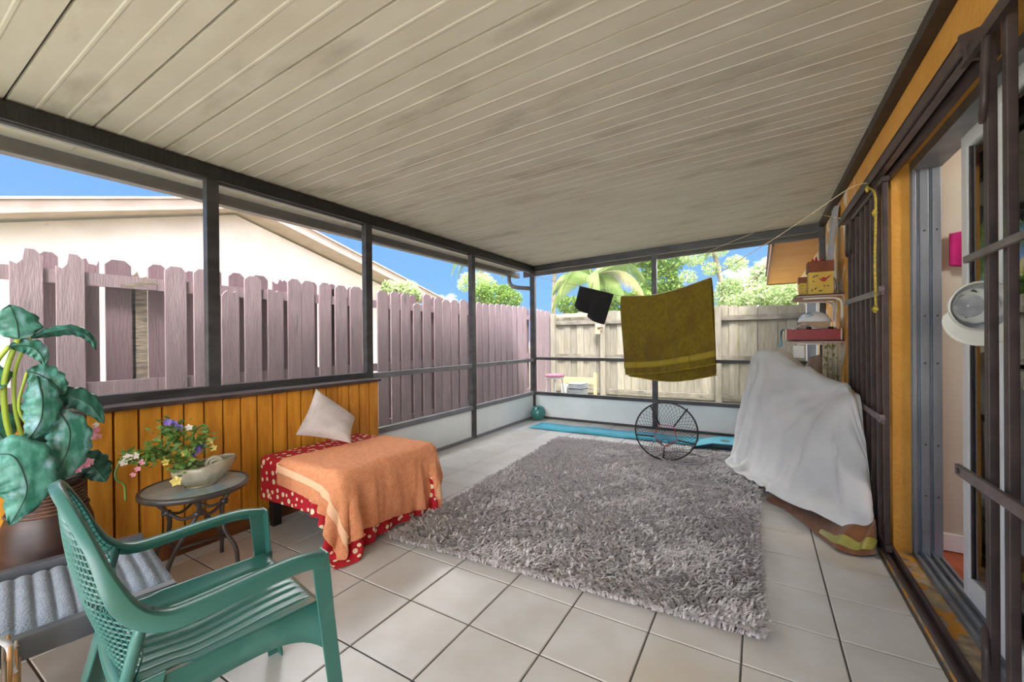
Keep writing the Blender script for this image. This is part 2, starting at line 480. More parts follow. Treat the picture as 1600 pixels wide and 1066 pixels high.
# ---- far side
wf = struct('wall_far', (0.2, Y_F, 0), 'dark framed screen end with white kick panels')
def zb(x): return 2.235 + (x+1.6)*(2.362-2.235)/3.6
def zt(x): return 2.345 + (x+1.6)*(2.462-2.345)/3.6
m = MB(); m.prism([(-1.62, zb(-1.62)), (2.0, zb(2.0)), (2.0, zt(2.0)), (-1.62, zt(-1.62))], 1, 3.94, 3.99)
fix_normals(m.build('beam', 'dark_frame', wf, bevel=0.003))
m = MB(); m.prism([(-1.95, zb(-1.95)-0.01), (2.0, zb(2.0)-0.01), (2.0, zt(2.0)-0.02), (-1.95, zt(-1.95)-0.02)], 1, 4.26, 4.29)
fix_normals(m.build('end_fascia', 'gutter_brown', wf))
B('post', 'dark_frame', wf, -1.655, -1.575, 3.93, 3.99, 0.0, 2.26, bevel=0.003)
B('post', 'dark_frame', wf, 0.164, 0.229, 3.93, 3.985, 0.0, 2.31, bevel=0.003)
B('post', 'dark_frame', wf, 1.955, 2.008, 3.93, 3.985, 0.0, 2.40, bevel=0.003)
for x0, x1 in ((-1.575, 0.164), (0.229, 1.955)):
    B('mid_rail', 'dark_frame', wf, x0, x1, 3.935, 3.98, 0.884, 0.926, bevel=0.003)
    B('kick_rail', 'dark_frame', wf, x0, x1, 3.93, 3.985, 0.350, 0.398, bevel=0.003)
    B('bottom_rail', 'dark_frame', wf, x0, x1, 3.925, 3.985, 0.0, 0.030, bevel=0.003)
    B('kick_panel', 'kick_white', wf, x0, x1, 3.952, 3.966, 0.028, 0.352)
    B('insect_screen', 'screen_mesh', wf, x0, x1, 3.9585, 3.9595, 0.398, 0.885)
    mm = MB(); mm.prism([(x0, 0.925), (x1, 0.925), (x1, zb(x1)), (x0, zb(x0))], 1, 3.9585, 3.9595); fix_normals(mm.build('insect_screen', 'screen_mesh', wf))

# ---- house wall on the right, with the doorway
wr = struct('wall_right', (X_R, 2, 0), 'orange stucco house wall with peeling patches')
B('stucco', 'stucco_orange', wr, X_R, 2.16, 1.30, 2.30, -0.12, 2.60)
B('stucco_peeling', 'stucco_peeling', wr, X_R, 2.16, 2.30, 4.6, -0.12, 2.60)
B('stucco_header', 'stucco_orange', wr, X_R, 2.16, Y_N, 1.30, 2.125, 2.60)
B('stucco_near', 'stucco_orange', wr, X_R, 2.16, Y_N, -1.25, -0.12, 2.125)
tag(B('trim_1', 'ledger_brown', None, 1.952, X_R, Y_N, 3.93, 2.405, 2.462, bevel=0.004), 'dark brown ledger board between ceiling and house wall', kind='structure')

# ================================================================== HOUSE: door, gate, room behind
B('wall_return', 'room_beige', wr, 2.20, 4.6, 1.42, 1.50, 0.0, 2.6)
B('wall_back', 'room_pink', wr, 4.55, 4.65, Y_N, 1.5, 0.0, 2.6)
B('wall_side', 'room_pink', wr, 2.16, 4.6, Y_N-0.1, Y_N, 0.0, 2.6)
B('room_base', 'white_frame', wr, 2.22, 4.55, 1.405, 1.42, 0.03, 0.12)
rf = tag(MB().box(2.20, 4.6, Y_N, 1.45, -0.12, 0.025).build('floor_inner', 'terracotta'), 'terracotta floor of the room behind the sliding door', kind='structure')
rc = tag(MB().box(2.16, 4.65, Y_N, 1.5, 2.45, 2.55).build('ceiling_inner', 'room_beige'), 'ceiling of the room behind the sliding door', kind='structure')
sl = tag(MB().box(1.955, 2.215, Y_N, 1.30, -0.12, 0.018).build('trim_2', 'sill_peeling'), 'worn concrete door sill with flaking orange paint', kind='structure')

d1 = struct('door_1', (2.14, 0.4, 0.02), 'sliding glass door with aluminium frame')
for x0, x1 in ((2.088, 2.104), (2.118, 2.152), (2.166, 2.200)):
    B('jamb', 'aluminium', d1, x0, x1, 1.270, 1.300, 0.02, 2.125, bevel=0.002)
B('jamb_plate', 'aluminium', d1, 2.085, 2.205, 1.288, 1.302, 0.02, 2.125)
B('header', 'aluminium', d1, 2.085, 2.205, -1.25, 1.30, 2.075, 2.125, bevel=0.002)
for x0, x1, h in ((2.088, 2.100, 0.040), (2.122, 2.134, 0.046), (2.160, 2.172, 0.046), (2.192, 2.204, 0.040)):
    B('track', 'aluminium', d1, x0, x1, -1.25, 1.30, 0.018, h, bevel=0.001)
B('track_bed', 'aluminium', d1, 2.085, 2.206, -1.25, 1.30, 0.017, 0.026)
for z in (0.35, 0.62, 1.05, 1.30, 1.75):
    for x in (2.135, 2.183):
        mm = MB(); mm.tube([(x, 1.271, z), (x, 1.268, z)], 0.005, 8); mm.build('screw_hole', 'iron', d1)
def door_panel(x, ya, yb, wa, gb=0.006):
    p = empty('door_panel', (x, (ya+yb)/2, 0.045)); p.parent = d1; p.location = Vector(np.array((x, (ya+yb)/2, 0.045))-WORLD_LOC[d1.name])
    B('stile', 'white_frame', p, x-0.017, x+0.017, ya-wa, ya, 0.045, 2.078, bevel=0.003)
    B('stile', 'white_frame', p, x-0.017, x+0.017, yb, yb+wa, 0.045, 2.078, bevel=0.003)
    B('top_rail', 'white_frame', p, x-0.017, x+0.017, yb+wa, ya-wa, 2.015, 2.078, bevel=0.003)
    B('bottom_rail', 'white_frame', p, x-0.017, x+0.017, yb+wa, ya-wa, 0.045, 0.135, bevel=0.003)
    B('glazing_bead', 'iron', p, x-0.010, x+0.010, ya-wa-gb, ya-wa, 0.135, 2.015)
    B('pane', 'glass', p, x-0.003, x+0.003, yb+wa, ya-wa-gb, 0.135, 2.015)
door_panel(2.182, 0.905, -0.20, 0.058)
door_panel(2.140, 0.515, -0.62, 0.085)

lp_ = thing('added_room_lamp', 'added unseen lamp brightening the room behind the sliding door', 'lamp', (3.2, 0.5, 2.45))  # unseen glowing disc and point light, added to brighten the inner room
lm_ = bpy.data.materials.new('added_lamp_glow'); lm_.use_nodes = True; MATS['added_lamp_glow'] = lm_
lm_.node_tree.nodes['Principled BSDF'].inputs['Emission Color'].default_value = (1, 0.9, 0.8, 1); lm_.node_tree.nodes['Principled BSDF'].inputs['Emission Strength'].default_value = 1.2
MB().lathe([(0.001, -0.07), (0.08, -0.06), (0.14, -0.03), (0.15, 0.0)], (3.2, 0.5, 2.45), 28).build('added_lamp_shade', 'added_lamp_glow', lp_, smooth=True)
ld_ = bpy.data.lights.new('room_fill_light', 'POINT'); ld_.energy = 4; ld_.shadow_soft_size = 0.14; ld_.color = (1, 0.96, 0.92)
lo_ = bpy.data.objects.new('room_fill_light', ld_); COL.objects.link(lo_); lo_.location = (3.2, 0.5, 2.22)
pink = MB()
P = np.zeros((16, 24, 3))
for i in range(16):
    for j in range(24):
        s_, t_ = j/23, i/15
        P[i, j] = (2.262+0.42*s_, 1.385+0.012*math.sin(s_*25)*(0.4+t_), 1.74+0.06*s_-(0.17+0.05*math.sin(3*s_))*t_)
pink.grid(P)
mat('curtain_pink', '#d9a3bd', 0.85, '#c99ab8', 3, transl=0.3, col3='#b8aeb8', scale3=1.2, lo3=0.5, hi3=0.62)
P2 = np.zeros((14, 90, 3))
for i in range(14):
    for j in range(90):
        s_, t_ = j/89, i/13; P2[i, j] = (2.36+0.022*math.sin(s_*75+0.6*t_)+0.03*t_, 0.66-1.5*s_, 2.16-2.05*t_)
tag(MB().grid(P2).build('pink_curtain', 'curtain_pink', smooth=True, solid=0.003), 'pale pink pleated curtain behind the sliding glass', 'curtain')
tag(pink.build('curtain_swag', 'magenta_cloth', smooth=True, solid=0.006), 'magenta cloth hanging on the room wall behind the sliding door', 'cloth')

# ---- sliding iron gate: tracks, the leaf pushed back over the wall, the leaf by the door
gt = thing('gate_track', 'dark iron top track of the security gate fixed to the orange wall', 'track', (1.98, 1.2, 2.06))
mm = MB(); mm.box(1.925, 1.932, 0.10, 2.42, 2.060, 2.118); mm.box(1.925, 2.01, 0.10, 2.42, 2.112, 2.120); mm.box(1.988, 2.01, 0.10, 2.42, 2.045, 2.118)
mm.build('channel', 'iron', gt)
mm = MB(); mm.prism([(1.92, 2.12), (2.008, 2.14), (2.008, 2.03), (1.935, 2.04)], 1, 0.085, 0.10); fix_normals(mm.build('end_plate', 'iron', gt))
mm = MB(); mm.box(1.944, 1.974, 0.10, 2.42, 2.070, 2.090); mm.build('slide_rail', 'iron_light', gt)
gb = thing('gate_floor_track', 'dark iron floor track of the security gate along the door sill', 'track', (1.98, 0.5, 0))
MB().box(1.955, 1.968, -1.6, 1.30, 0.017, 0.040).build('rail', 'iron', gb, bevel=0.002)
MB().box(1.990, 2.006, -1.6, 1.30, 0.017, 0.052).build('rail', 'iron', gb, bevel=0.002)
MB().box(1.968, 1.990, -1.6, 1.30, 0.017, 0.020).build('channel_bed', 'iron', gb)

ga = thing('security_gate', 'open iron bar gate leaf slid back flat against the orange wall', 'gate', (1.965, 1.7, 0))
ybars = [1.200, 1.345, 1.49, 1.635, 1.78, 1.925, 2.07, 2.215]
for i, y in enumerate(ybars):
    B('bar', 'iron', ga, 1.953, 1.975, y-0.013, y+0.013, 0.05, 2.036, bevel=0.003)
for z in (0.755, 1.44):
    mm = MB(); mm.bar((1.945, 1.16, z-0.008), (1.945, 2.26, z+0.01), 0.010, 0.034); mm.build('cross_bar', 'iron_light', ga)
    mm = MB(); mm.tube([(1.952, 1.175, z), (1.930, 1.175, z)], 0.022, 12); mm.build('pivot', 'iron_light', ga, smooth=False)
B('top_bar', 'iron', ga, 1.945, 1.975, 1.16, 2.26, 2.012, 2.040, bevel=0.003)
B('bottom_bar', 'iron', ga, 1.950, 1.978, 1.16, 2.26, 0.055, 0.085, bevel=0.003)
for y in (1.345, 2.07, 2.215):
    mm = MB(); mm.tube(catmull([(1.942, y-0.05, 2.03), (1.938, y-0.05, 1.95), (1.938, y-0.045, 1.83), (1.945, y-0.02, 1.795), (1.955, y, 1.79)], 5), 0.009, 6); mm.build('hook', 'iron', ga, smooth=True)

gc = thing('security_gate', 'iron bar gate leaf standing by the sliding door at the right edge', 'gate', (1.965, -0.3, 0))
for y in (0.035, -0.078, -0.22, -0.365, -0.51):
    B('bar', 'iron', gc, 1.955, 1.978, y-0.020, y+0.006, 0.05, 2.10, bevel=0.003)
mm = MB(); mm.bar((1.945, 0.14, 2.060), (1.945, -0.8, 2.072), 0.016, 0.042); mm.build('top_bar', 'iron', gc)
mm = MB(); mm.bar((1.942, 0.120, 1.430), (1.942, -0.8, 1.452), 0.012, 0.020); mm.build('cross_bar', 'iron_light', gc)
mm = MB(); mm.bar((1.942, 0.195, 0.755), (1.942, -0.8, 0.757), 0.012, 0.034); mm.build('cross_bar', 'iron_light', gc)
mm = MB(); mm.tube([(1.945, 0.165, 0.755), (1.932, 0.165, 0.755)], 0.009, 10); mm.build('bolt', 'iron', gc)
mm = MB(); mm.tube(catmull([(1.945, -0.020, 2.05), (1.940, -0.020, 1.95), (1.940, -0.015, 1.87), (1.945, 0.01, 1.835), (1.955, 0.04, 1.825)], 6), 0.010, 6); mm.build('hook', 'iron', gc, smooth=True)
mm = MB(); mm.tube(catmull([(1.955, 0.04, 0.325), (1.945, 0.01, 0.300), (1.940, -0.010, 0.265), (1.940, -0.012, 0.15), (1.945, -0.015, 0.06)], 6), 0.010, 6); mm.build('hook', 'iron', gc, smooth=True)

# ---- the house goes on beyond the screen end: eave, wall, slatted window
mat('soffit', '#d99a4c', 0.8, '#cf8d3d', 3)
mat('house_cream', '#efe2c6', 0.85, '#e6d4b0', 5, bump=0.3, bscale=40)
mat('fascia_trim', '#7c4b2a', 0.6)
hs = tag(MB().box(2.06, 4.65, 4.6, 8.7, -0.15, 2.62).build('wall_beyond', 'house_cream'), 'sunlit cream house wall beyond the far screen', kind='structure')
ev = struct('trim_3', (1.8, 6.3, 2.4), 'orange roof overhang of the house beyond the far screen')
m = MB(); m.box(1.545, 2.07, 4.31, 8.75, 2.335, 2.360); m.build('soffit_board', 'soffit', ev)
m = MB(); m.box(1.520, 1.545, 4.31, 8.78, 2.315, 2.50); m.build('fascia', 'fascia_trim', ev)
m = MB(); m.box(1.520, 2.07, 8.75, 8.78, 2.315, 2.50); m.build('fascia', 'fascia_trim', ev)
m = MB(); m.prism([(1.50, 2.50), (4.7, 3.4), (4.7, 3.46), (1.50, 2.56)], 1, 4.31, 8.8); fix_normals(m.build('roof_slab', 'gutter_brown', ev))
mat('blind_dark', '#5d6268', 0.6, rnd=0.1)
w2 = struct('window_1', (2.05, 5.6, 1.3), 'slatted window of the house wall beyond the screen')
for k in range(16):
    y = 4.95+k*0.085
    B('slat', 'blind_dark', w2, 2.030, 2.050, y, y+0.062, 0.70, 1.72)
B('window_frame', 'white_frame', w2, 2.02, 2.058, 4.88, 4.945, 0.62, 1.80); B('window_frame', 'white_frame', w2, 2.02, 2.058, 6.31, 6.375, 0.62, 1.80)
B('window_frame', 'white_frame', w2, 2.02, 2.058, 4.945, 6.31, 0.62, 0.695); B('window_frame', 'white_frame', w2, 2.02, 2.058, 4.945, 6.31, 1.725, 1.80)

# ================================================================== NEIGHBOUR'S HOUSE
mat('neighbour_stucco', '#e9dcd2', 0.9, '#dfd0c4', 2.5, 5, bump=0.5, bscale=14, col3='#c4b2a4', scale3=9, lo3=0.66, hi3=0.72)
mat('neighbour_trim', '#b7a396', 0.7, '#a89486', 5)
nh = thing('neighbor_house', 'pale pink stucco gable house wall behind the plum fence', 'house', (-5.1, 1.5, -0.12))
XN = -5.0
topl = [onx(u, v, XN) for u, v in ((-160, 314), (0, 309), (322, 309), (392, 311), (656, 449))]
gl, gr = topl[0], topl[-1]
def rake(y):
    ysr = [p[1] for p in topl]; zsr = [p[2] for p in topl]
    return float(np.interp(y, ysr, zsr))
sl_l = (topl[2][2]-topl[1][2])/(topl[2][1]-topl[1][1]); pk = topl[3]
sl_r = (topl[4][2]-pk[2])/(topl[4][1]-pk[1])
yl, yr = pk[1]-6.5, topl[4][1]+0.9
zl, zr = pk[2]-6.5*sl_l, pk[2]+(yr-pk[1])*sl_r
m = MB(); m.prism([(yl+0.4, -0.15), (yr-0.3, -0.15), (yr-0.3, zr-0.10), (pk[1], pk[2]-0.16), (yl+0.4, zl-0.05)], 0, XN-0.55, XN-0.45)
fix_normals(m.build('wall', 'neighbour_stucco', nh))
for a, b in (((yl, zl), (pk[1], pk[2])), ((pk[1], pk[2]), (yr, zr))):
    m = MB(); m.prism([(a[0], a[1]), (b[0], b[1]), (b[0], b[1]-0.13), (a[0], a[1]-0.13)], 0, XN-0.03, XN); fix_normals(m.build('fascia', 'neighbour_trim', nh))
    m = MB(); m.prism([(a[0], a[1]+0.03), (b[0], b[1]+0.03), (b[0], b[1]+0.002), (a[0], a[1]+0.002)], 0, XN-8, XN+0.03); fix_normals(m.build('roof', 'neighbour_trim', nh))
    m = MB(); m.prism([(a[0], a[1]-0.115), (b[0], b[1]-0.115), (b[0], b[1]-0.13), (a[0], a[1]-0.13)], 0, XN-0.47, XN-0.03); fix_normals(m.build('soffit', 'neighbour_trim', nh))

# ================================================================== FENCES
mat('plum_board', '#9b878b', 0.8, '#8b777c', 5, 6, stretch=(2, 5, 0.8), lo=0.3, hi=0.7, rnd=0.09, bump=0.25, bscale=20, col3='#6f6668', scale3=4, lo3=0.64, hi3=0.74)
mat('plum_dark', '#826a71', 0.85, '#745d63', 4, 5, stretch=(2, 4, 0.6), rnd=0.10, bump=0.2, bscale=20, col3='#a0606e', scale3=1.6, lo3=0.6, hi3=0.72)
mat('bare_wood', '#9a8b78', 0.9, '#6f655b', 12, 6, stretch=(1, 1, 4), bump=0.4, bscale=25)
XF = -2.48
pf = thing('plum_fence', 'plum painted board-on-board fence with broken tops beside the left screens', 'fence', (XF, 1.8, -0.12))
rng = random.Random(4)
front = [(-60, -12, 392), (16, 68, 388), (89, 133, 397), (259, 292, 417), (304, 331, 421)]
front += [(340+a*0.2063, 340+b*0.2063, 400+t*0.2063) for a, b, t in ((35,165,258),(210,335,155),(385,500,250),(538,636,175),(642,735,190),(775,862,205),(895,982,225),(1010,1098,235))]
front += [(580+a*0.2346, 580+b*0.2346, 430+t*0.2346) for a, b, t in ((45,115,105),(135,190,108),(205,262,122),(285,330,190),(350,400,130),(425,470,150),(478,528,165),(537,580,165),(595,640,165),(655,690,178),(706,738,180),(746,780,188),(790,822,190),(830,862,192),(869,900,195),(906,936,198),(943,970,203),(979,1006,206),(1011,1036,210),(1060,1092,216),(1105,1126,226),(1131,1156,232),(1162,1194,240))]
def fence_board(x0, x1, y0, y1, zb_, zt_, style, mtl, par):
    w = y1-y0; m = MB(); c = min(0.035, w*0.28)
    if style == 0:      # dog-ear
        poly = [(y0, zb_), (y1, zb_), (y1, zt_-c), (y1-c, zt_), (y0+c, zt_), (y0, zt_-c)]
    elif style == 1:    # snapped, ragged top
        k = 7; poly = [(y0, zb_), (y1, zb_)] + [(y1-w*q/(k-1), zt_ - rng.uniform(0, 0.06)) for q in range(k)]
    elif style == 2:    # half of the top broken away
        poly = [(y0, zb_), (y1, zb_), (y1, zt_-c), (y1-c, zt_), (y0+w*0.45, zt_), (y0+w*0.38, zt_-0.07), (y0+w*0.2, zt_-0.10), (y0, zt_-0.085)]
    elif style == 3:    # rotted foot and dog-ear top
        poly = [(y0, zb_+0.10), (y0+w*0.3, zb_+0.02), (y0+w*0.5, zb_+0.14), (y0+w*0.75, zb_+0.05), (y1, zb_+0.2), (y1-w*0.05, zb_+0.45), (y1, zb_+0.6), (y1, zt_-c), (y1-c, zt_), (y0+c, zt_), (y0, zt_-c)]
    m.prism(poly, 0, x0, x1)
    return fix_normals(m.build('board', mtl, par, origin=((x0+x1)/2, (y0+y1)/2, zb_)))
spans = []
for i, (a, b, t) in enumerate(front):
    y0, y1 = onx(a, 520, XF)[1], onx(b, 520, XF)[1]
    if a < 0: y0, y1 = y0, y1
    zt_ = onx((a+b)/2, t, XF)[2]
    st = {1: 2, 2: 2, 5: 1, 7: 1, 16: 3, 17: 3, 18: 3}.get(i, 0)
    fence_board(XF-0.019, XF, y0, y1, -0.02, zt_, st, 'plum_board', pf); spans.append((y0, y1, zt_))
XB = XF-0.075
for k in range(5):
    fence_board(XF-0.019, XF, -2.62+k*0.205, -2.48+k*0.205, -0.02, 1.79, 0, 'plum_board', pf)
    fence_board(XB-0.019, XB, -2.52+k*0.205, -2.38+k*0.205, -0.02, 1.78, 0, 'plum_dark', pf)
rear = [(63, 92, 394, 0), (133, 156, 402, 1), (167, 206, 407, 0), (208, 231, 423, 1), (234, 261, 414, 0), (292, 306, 424, 0), (335, 347, 423, 0)]
rear += [(340+a*0.2063, 340+b*0.2063, 400+t*0.2063, s) for a, b, t, s in ((95,206,130,0),(265,385,150,0),(425,530,172,1),(690,756,200,0),(850,894,215,0))]
for a, b, t, s in rear:
    y0, y1 = onx(a, 520, XB)[1], onx(b, 520, XB)[1]
    fence_board(XB-0.019, XB, y0-0.004, y1, -0.02, onx((a+b)/2, t, XB)[2], s, 'plum_dark' if s == 0 else 'bare_wood' if a == 208 else 'plum_dark', pf)
for k in range(len(spans)-1):
    y0, y1 = spans[k][1], spans[k+1][0]
    if y1 < 1.0 or y1-y0 > 0.2: continue
    c = (y0+y1)/2 + 0.10
    fence_board(XB-0.019, XB, c-0.062, c+0.055, -0.02, spans[k][2]-0.02+rng.uniform(-0.02, 0.03), 0, 'plum_dark', pf)
rails = ((1.585, 1.672), (0.84, 0.93), (0.16, 0.24))
for z0, z1 in rails:
    for y0 in np.arange(-2.6, 6.3, 2.2):
        B('rail', 'plum_board', pf, XF-0.056, XF-0.0195, y0, min(y0+2.195, 6.42), z0, z1)
for y in (0.62, 2.9, 5.2):
    B('post', 'plum_dark', pf, XB-0.11, XB-0.02, y, y+0.09, -0.12, 1.66)
B('post', 'bare_wood', pf, XB-0.012, XB+0.0, onx(207, 520, XB)[1], onx(212, 520, XB)[1], 0.0, 1.62)
mm = MB(); mm.add([(-2.46,-0.62,1.60),(-2.46,-0.45,1.655),(-2.46,-0.40,1.63),(-2.46,-0.58,1.585),(-2.475,-0.62,1.60),(-2.475,-0.45,1.655),(-2.475,-0.40,1.63),(-2.475,-0.58,1.585)],[(0,1,2,3),(7,6,5,4),(0,4,5,1),(1,5,6,2),(2,6,7,3),(3,7,4,0)])
mm.build('splinter', 'bare_wood', pf)

mat('grey_board', '#958e7f', 0.9, '#7a7466', 4, 6, stretch=(8, 3, 0.9), lo=0.3, hi=0.7, rnd=0.17, bump=0.25, bscale=16, col3='#77784f', scale3=2.4, lo3=0.58, hi3=0.78)
mat('grey_rail', '#857e70', 0.9, '#5d584e', 7, 5, stretch=(1, 3, 3), lo=0.35, hi=0.65, rnd=0.06)
mat('new_wood', '#d9b98b', 0.75, '#cfab78', 6, stretch=(1, 5, 5))
YG = 6.4
gf = thing('weathered_fence', 'weathered grey plank privacy fence across the far end of the yard', 'fence', (0, YG, -0.12))
x = -2.44; k = 0
while x < 2.03:
    w = 0.142 if k % 5 else 0.135; zt_ = 1.745 + 0.02*math.sin(x*3.1) + rng.uniform(-0.012, 0.012); x1 = min(x+w+(0.010 if k % 2 else -0.002), 2.03); c = 0.03; x_s = x-(0.010 if k % 2 else 0.0); back = 0.0175 if k % 2 else 0.0
    m = MB(); m.prism([(x_s, -0.10), (x1, -0.10), (x1, zt_-c), (x1-c, zt_), (x_s+c, zt_), (x_s, zt_-c)], 1, YG+back, YG+0.016+back)
    fix_normals(m.build('board', 'grey_board', gf, origin=(x, YG, -0.1))); x += w; k += 1
for z0, z1 in ((1.50, 1.585), (0.80, 0.885), (0.10, 0.20)):
    for x0, x1 in ((-2.44, -1.35), (-1.25, 0.72), (0.81, 2.03)):
        B('rail', 'grey_rail', gf, x0, x1, YG-0.038, YG-0.001, z0, z1)
for x0 in (-2.44, -1.35, 0.72):
    B('post', 'grey_board', gf, x0, x0+0.095, YG-0.09, YG-0.0015, -0.12, 1.74)
B('batten', 'new_wood', gf, -2.30, -1.60, YG-0.062, YG-0.04, 1.66, 1.725)
B('latch_block', 'new_wood', gf, -1.44, -1.34, YG-0.115, YG-0.091, 1.30, 1.50)
mm = MB(); mm.tube([(-1.39, YG-0.13, 1.42), (-1.28, YG-0.13, 1.42)], 0.012, 8); mm.build('latch_bolt', 'iron', gf)

# ---- things left by the far fence
mat('pink_vinyl', '#e58aa6', 0.5); mat('white_metal', '#eceae6', 0.4); mat('grey_plastic', '#9aa1a6', 0.5, '#8b9297', 6); mat('paper_white', '#f0f0ee', 0.7)
p = onz(867, 585, 0.58)
SX, SY = p[0], p[1]
st = thing('bar_stool', 'round stool with pink padded seat and white legs beyond the far screen', 'stool', (SX, SY, -0.12))
m = MB(); m.lathe([(0.001, 0.0), (0.155, 0.0), (0.170, 0.012), (0.172, 0.03), (0.160, 0.045), (0.10, 0.052), (0.001, 0.054)], (SX, SY, 0.535), 28); m.build('seat', 'pink_vinyl', st, smooth=True)
m = MB(); m.lathe([(0.150, 0.0), (0.165, 0.0), (0.165, 0.022), (0.150, 0.022)], (SX, SY, 0.513), 28); m.build('seat_ring', 'white_metal', st)
for a in (0.5, 2.07, 3.64, 5.2):
    m = MB(); m.tube([(SX+0.125*math.cos(a), SY+0.125*math.sin(a), 0.52), (SX+0.20*math.cos(a), SY+0.20*math.sin(a), -0.12)], 0.013, 8); m.build('leg', 'white_metal', st, smooth=True)
q = onz(905, 598, 0.42)
WX, WY = q[0], max(q[1], 5.4)
wb = thing('wooden_frame', 'pale wooden T-shaped frame leaning by the grey fence behind the stool', 'frame', (-1.45, 5.75, -0.12))
B('board', 'new_wood', wb, *(sorted((ony(880, 590, 5.75)[0], ony(928, 590, 5.75)[0]))), 5.73, 5.76, ony(905, 599, 5.75)[2], ony(905, 590, 5.75)[2])
xa = ony(928, 590, 5.74)[0]
B('upright', 'new_wood', wb, xa, xa+0.05, 5.72, 5.77, -0.12, ony(928, 583, 5.74)[2])
xa = ony(881, 590, 5.74)[0]
B('upright', 'new_wood', wb, xa, xa+0.05, 5.72, 5.77, -0.12, ony(881, 591, 5.74)[2])
x0, x1 = ony(892, 600, 5.4)[0], ony(914, 600, 5.4)[0]; zt_ = ony(903, 598, 5.4)[2]
bn = thing('storage_bin', 'grey plastic bin with piled lids by the far fence', 'bin', ((x0+x1)/2, 5.45, -0.12))
m = MB(); m.add([(x0+0.02,5.3,-0.12),(x1-0.02,5.3,-0.12),(x1-0.02,5.55,-0.12),(x0+0.02,5.55,-0.12),(x0,5.28,zt_-0.1),(x1,5.28,zt_-0.1),(x1,5.57,zt_-0.1),(x0,5.57,zt_-0.1)],[(0,3,2,1),(4,5,6,7),(0,1,5,4),(1,2,6,5),(2,3,7,6),(3,0,4,7)]); m.build('tub', 'grey_plastic', bn, bevel=0.01)
for k in range(3): B('lid', 'grey_plastic', bn, x0-0.012+k*0.006, x1+0.008-k*0.004, 5.27, 5.58, zt_-0.098+k*0.032, zt_-0.072+k*0.032, bevel=0.006)
x0, x1 = ony(880, 600, 5.35)[0], ony(889, 600, 5.35)[0]-0.01
m = MB(); m.box(x0, x1, 5.25, 5.36, -0.12, ony(885, 600, 5.35)[2]); tag(m.build('carton', 'paper_white', bevel=0.006), 'small white carton standing beside the grey bin', 'carton')

# ================================================================== TREES
mat('leaf_green', '#7f9a45', 0.6, '#5a7a2c', 3, rnd=0.0, transl=0.35); mat('leaf_pale', '#b9c896', 0.6, '#97ab70', 2, transl=0.4)
mat('palm_green', '#61793a', 0.55, '#7c8a4c', 4, transl=0.35); mat('palm_dry', '#ab9c6c', 0.7, '#97905a', 5, transl=0.3)
mat('bark', '#8d8272', 0.9, '#6e6455', 8, bump=0.4)
def foliage(blobs, n, size, seed):
    r = np.random.default_rng(seed); V = []; Fs = []
    wts = np.array([b[3]**2 for b in blobs]); wts /= wts.sum()
    for k in range(n):
        b = blobs[r.choice(len(blobs), p=wts)]
        d = r.normal(size=3); d /= np.linalg.norm(d); c = np.array(b[:3]) + d*b[3]*(0.55+0.45*r.random())*np.array([1, 1, 0.8])
        a = r.normal(size=3); a /= np.linalg.norm(a); e = np.cross(a, r.normal(size=3)); e /= np.linalg.norm(e)
        s = size*(0.6+0.8*r.random()); o = len(V)
        V += [c-a*s, c+e*s*0.42, c+a*s, c-e*s*0.42]; Fs.append((o, o+1, o+2, o+3))
    m = MB(); m.v = [tuple(map(float, v)) for v in V]; m.f = Fs
    return m
def tree(name, label, base, trunk, blobs, n, size, mtl, seed, cat='tree', group=None):
    t = thing(name, label, cat, base, group)
    if trunk: 
        m = MB()
        for pth, rr in trunk: m.tube(catmull(pth, 5), np.linspace(rr, rr*0.45, 5*(len(pth)-1)+1), 8)
        m.build('trunk', 'bark', t, smooth=True)
    f = foliage(blobs, n, size, seed).build('foliage', mtl, t); f['kind'] = 'stuff'
    return t
def at(u, v, y): return ony(u, v, y)
# airy tree behind the grey fence, right of the towel
c = at(1130, 440, 13)
tree('leafy_tree', 'airy pale green tree right of the green towel behind the grey fence', (c[0], 13, -0.12),
     [([(c[0], 13, -0.12), (c[0]+0.1, 13, 2), (c[0]-0.3, 13, 4.2)], 0.14), ([(c[0], 13, 2), (c[0]+1.2, 12.8, 3.4), (c[0]+2.0, 12.6, 4.6)], 0.07)],
     [(*at(u, v, 13), r) for u, v, r in ((1085, 400, .45), (1075, 432, .3), (1120, 388, .4), (1112, 420, .3), (1150, 412, .35), (1140, 448, .4), (1165, 455, .6), (1190, 425, .35), (1205, 452, .6), (1140, 465, .5), (1225, 455, .7), (1098, 462, .35))], 9500, 0.052, 'leaf_pale', 3)
c = at(1220, 455, 10)
tree('hedge_shrub', 'bright bushy shrub above the grey fence beside the house eave', (c[0], 10, -0.12), [([(c[0], 10, -.12), (c[0], 10, .8), (c[0], 10, 1.6)], .06)],
     [(*at(u, v, 10), r) for u, v, r in ((1180, 466, .35), (1215, 462, .5), (1255, 465, .5), (1150, 472, .25))], 5200, 0.045, 'leaf_pale', 5, 'shrub')
c = at(1045, 420, 15)
tree('leafy_tree', 'dense green tree behind the middle post of the far screen', (c[0], 15, -0.12), [([(c[0], 15, -.12), (c[0], 15, 2), (c[0], 15, 4)], .16)],
     [(*at(u, v, 15), r) for u, v, r in ((1035, 400, 1.0), (1030, 440, .9), (1000, 390, 1.0), (1045, 455, .5))], 8000, 0.075, 'leaf_green', 7)
c = at(905, 470, 12)
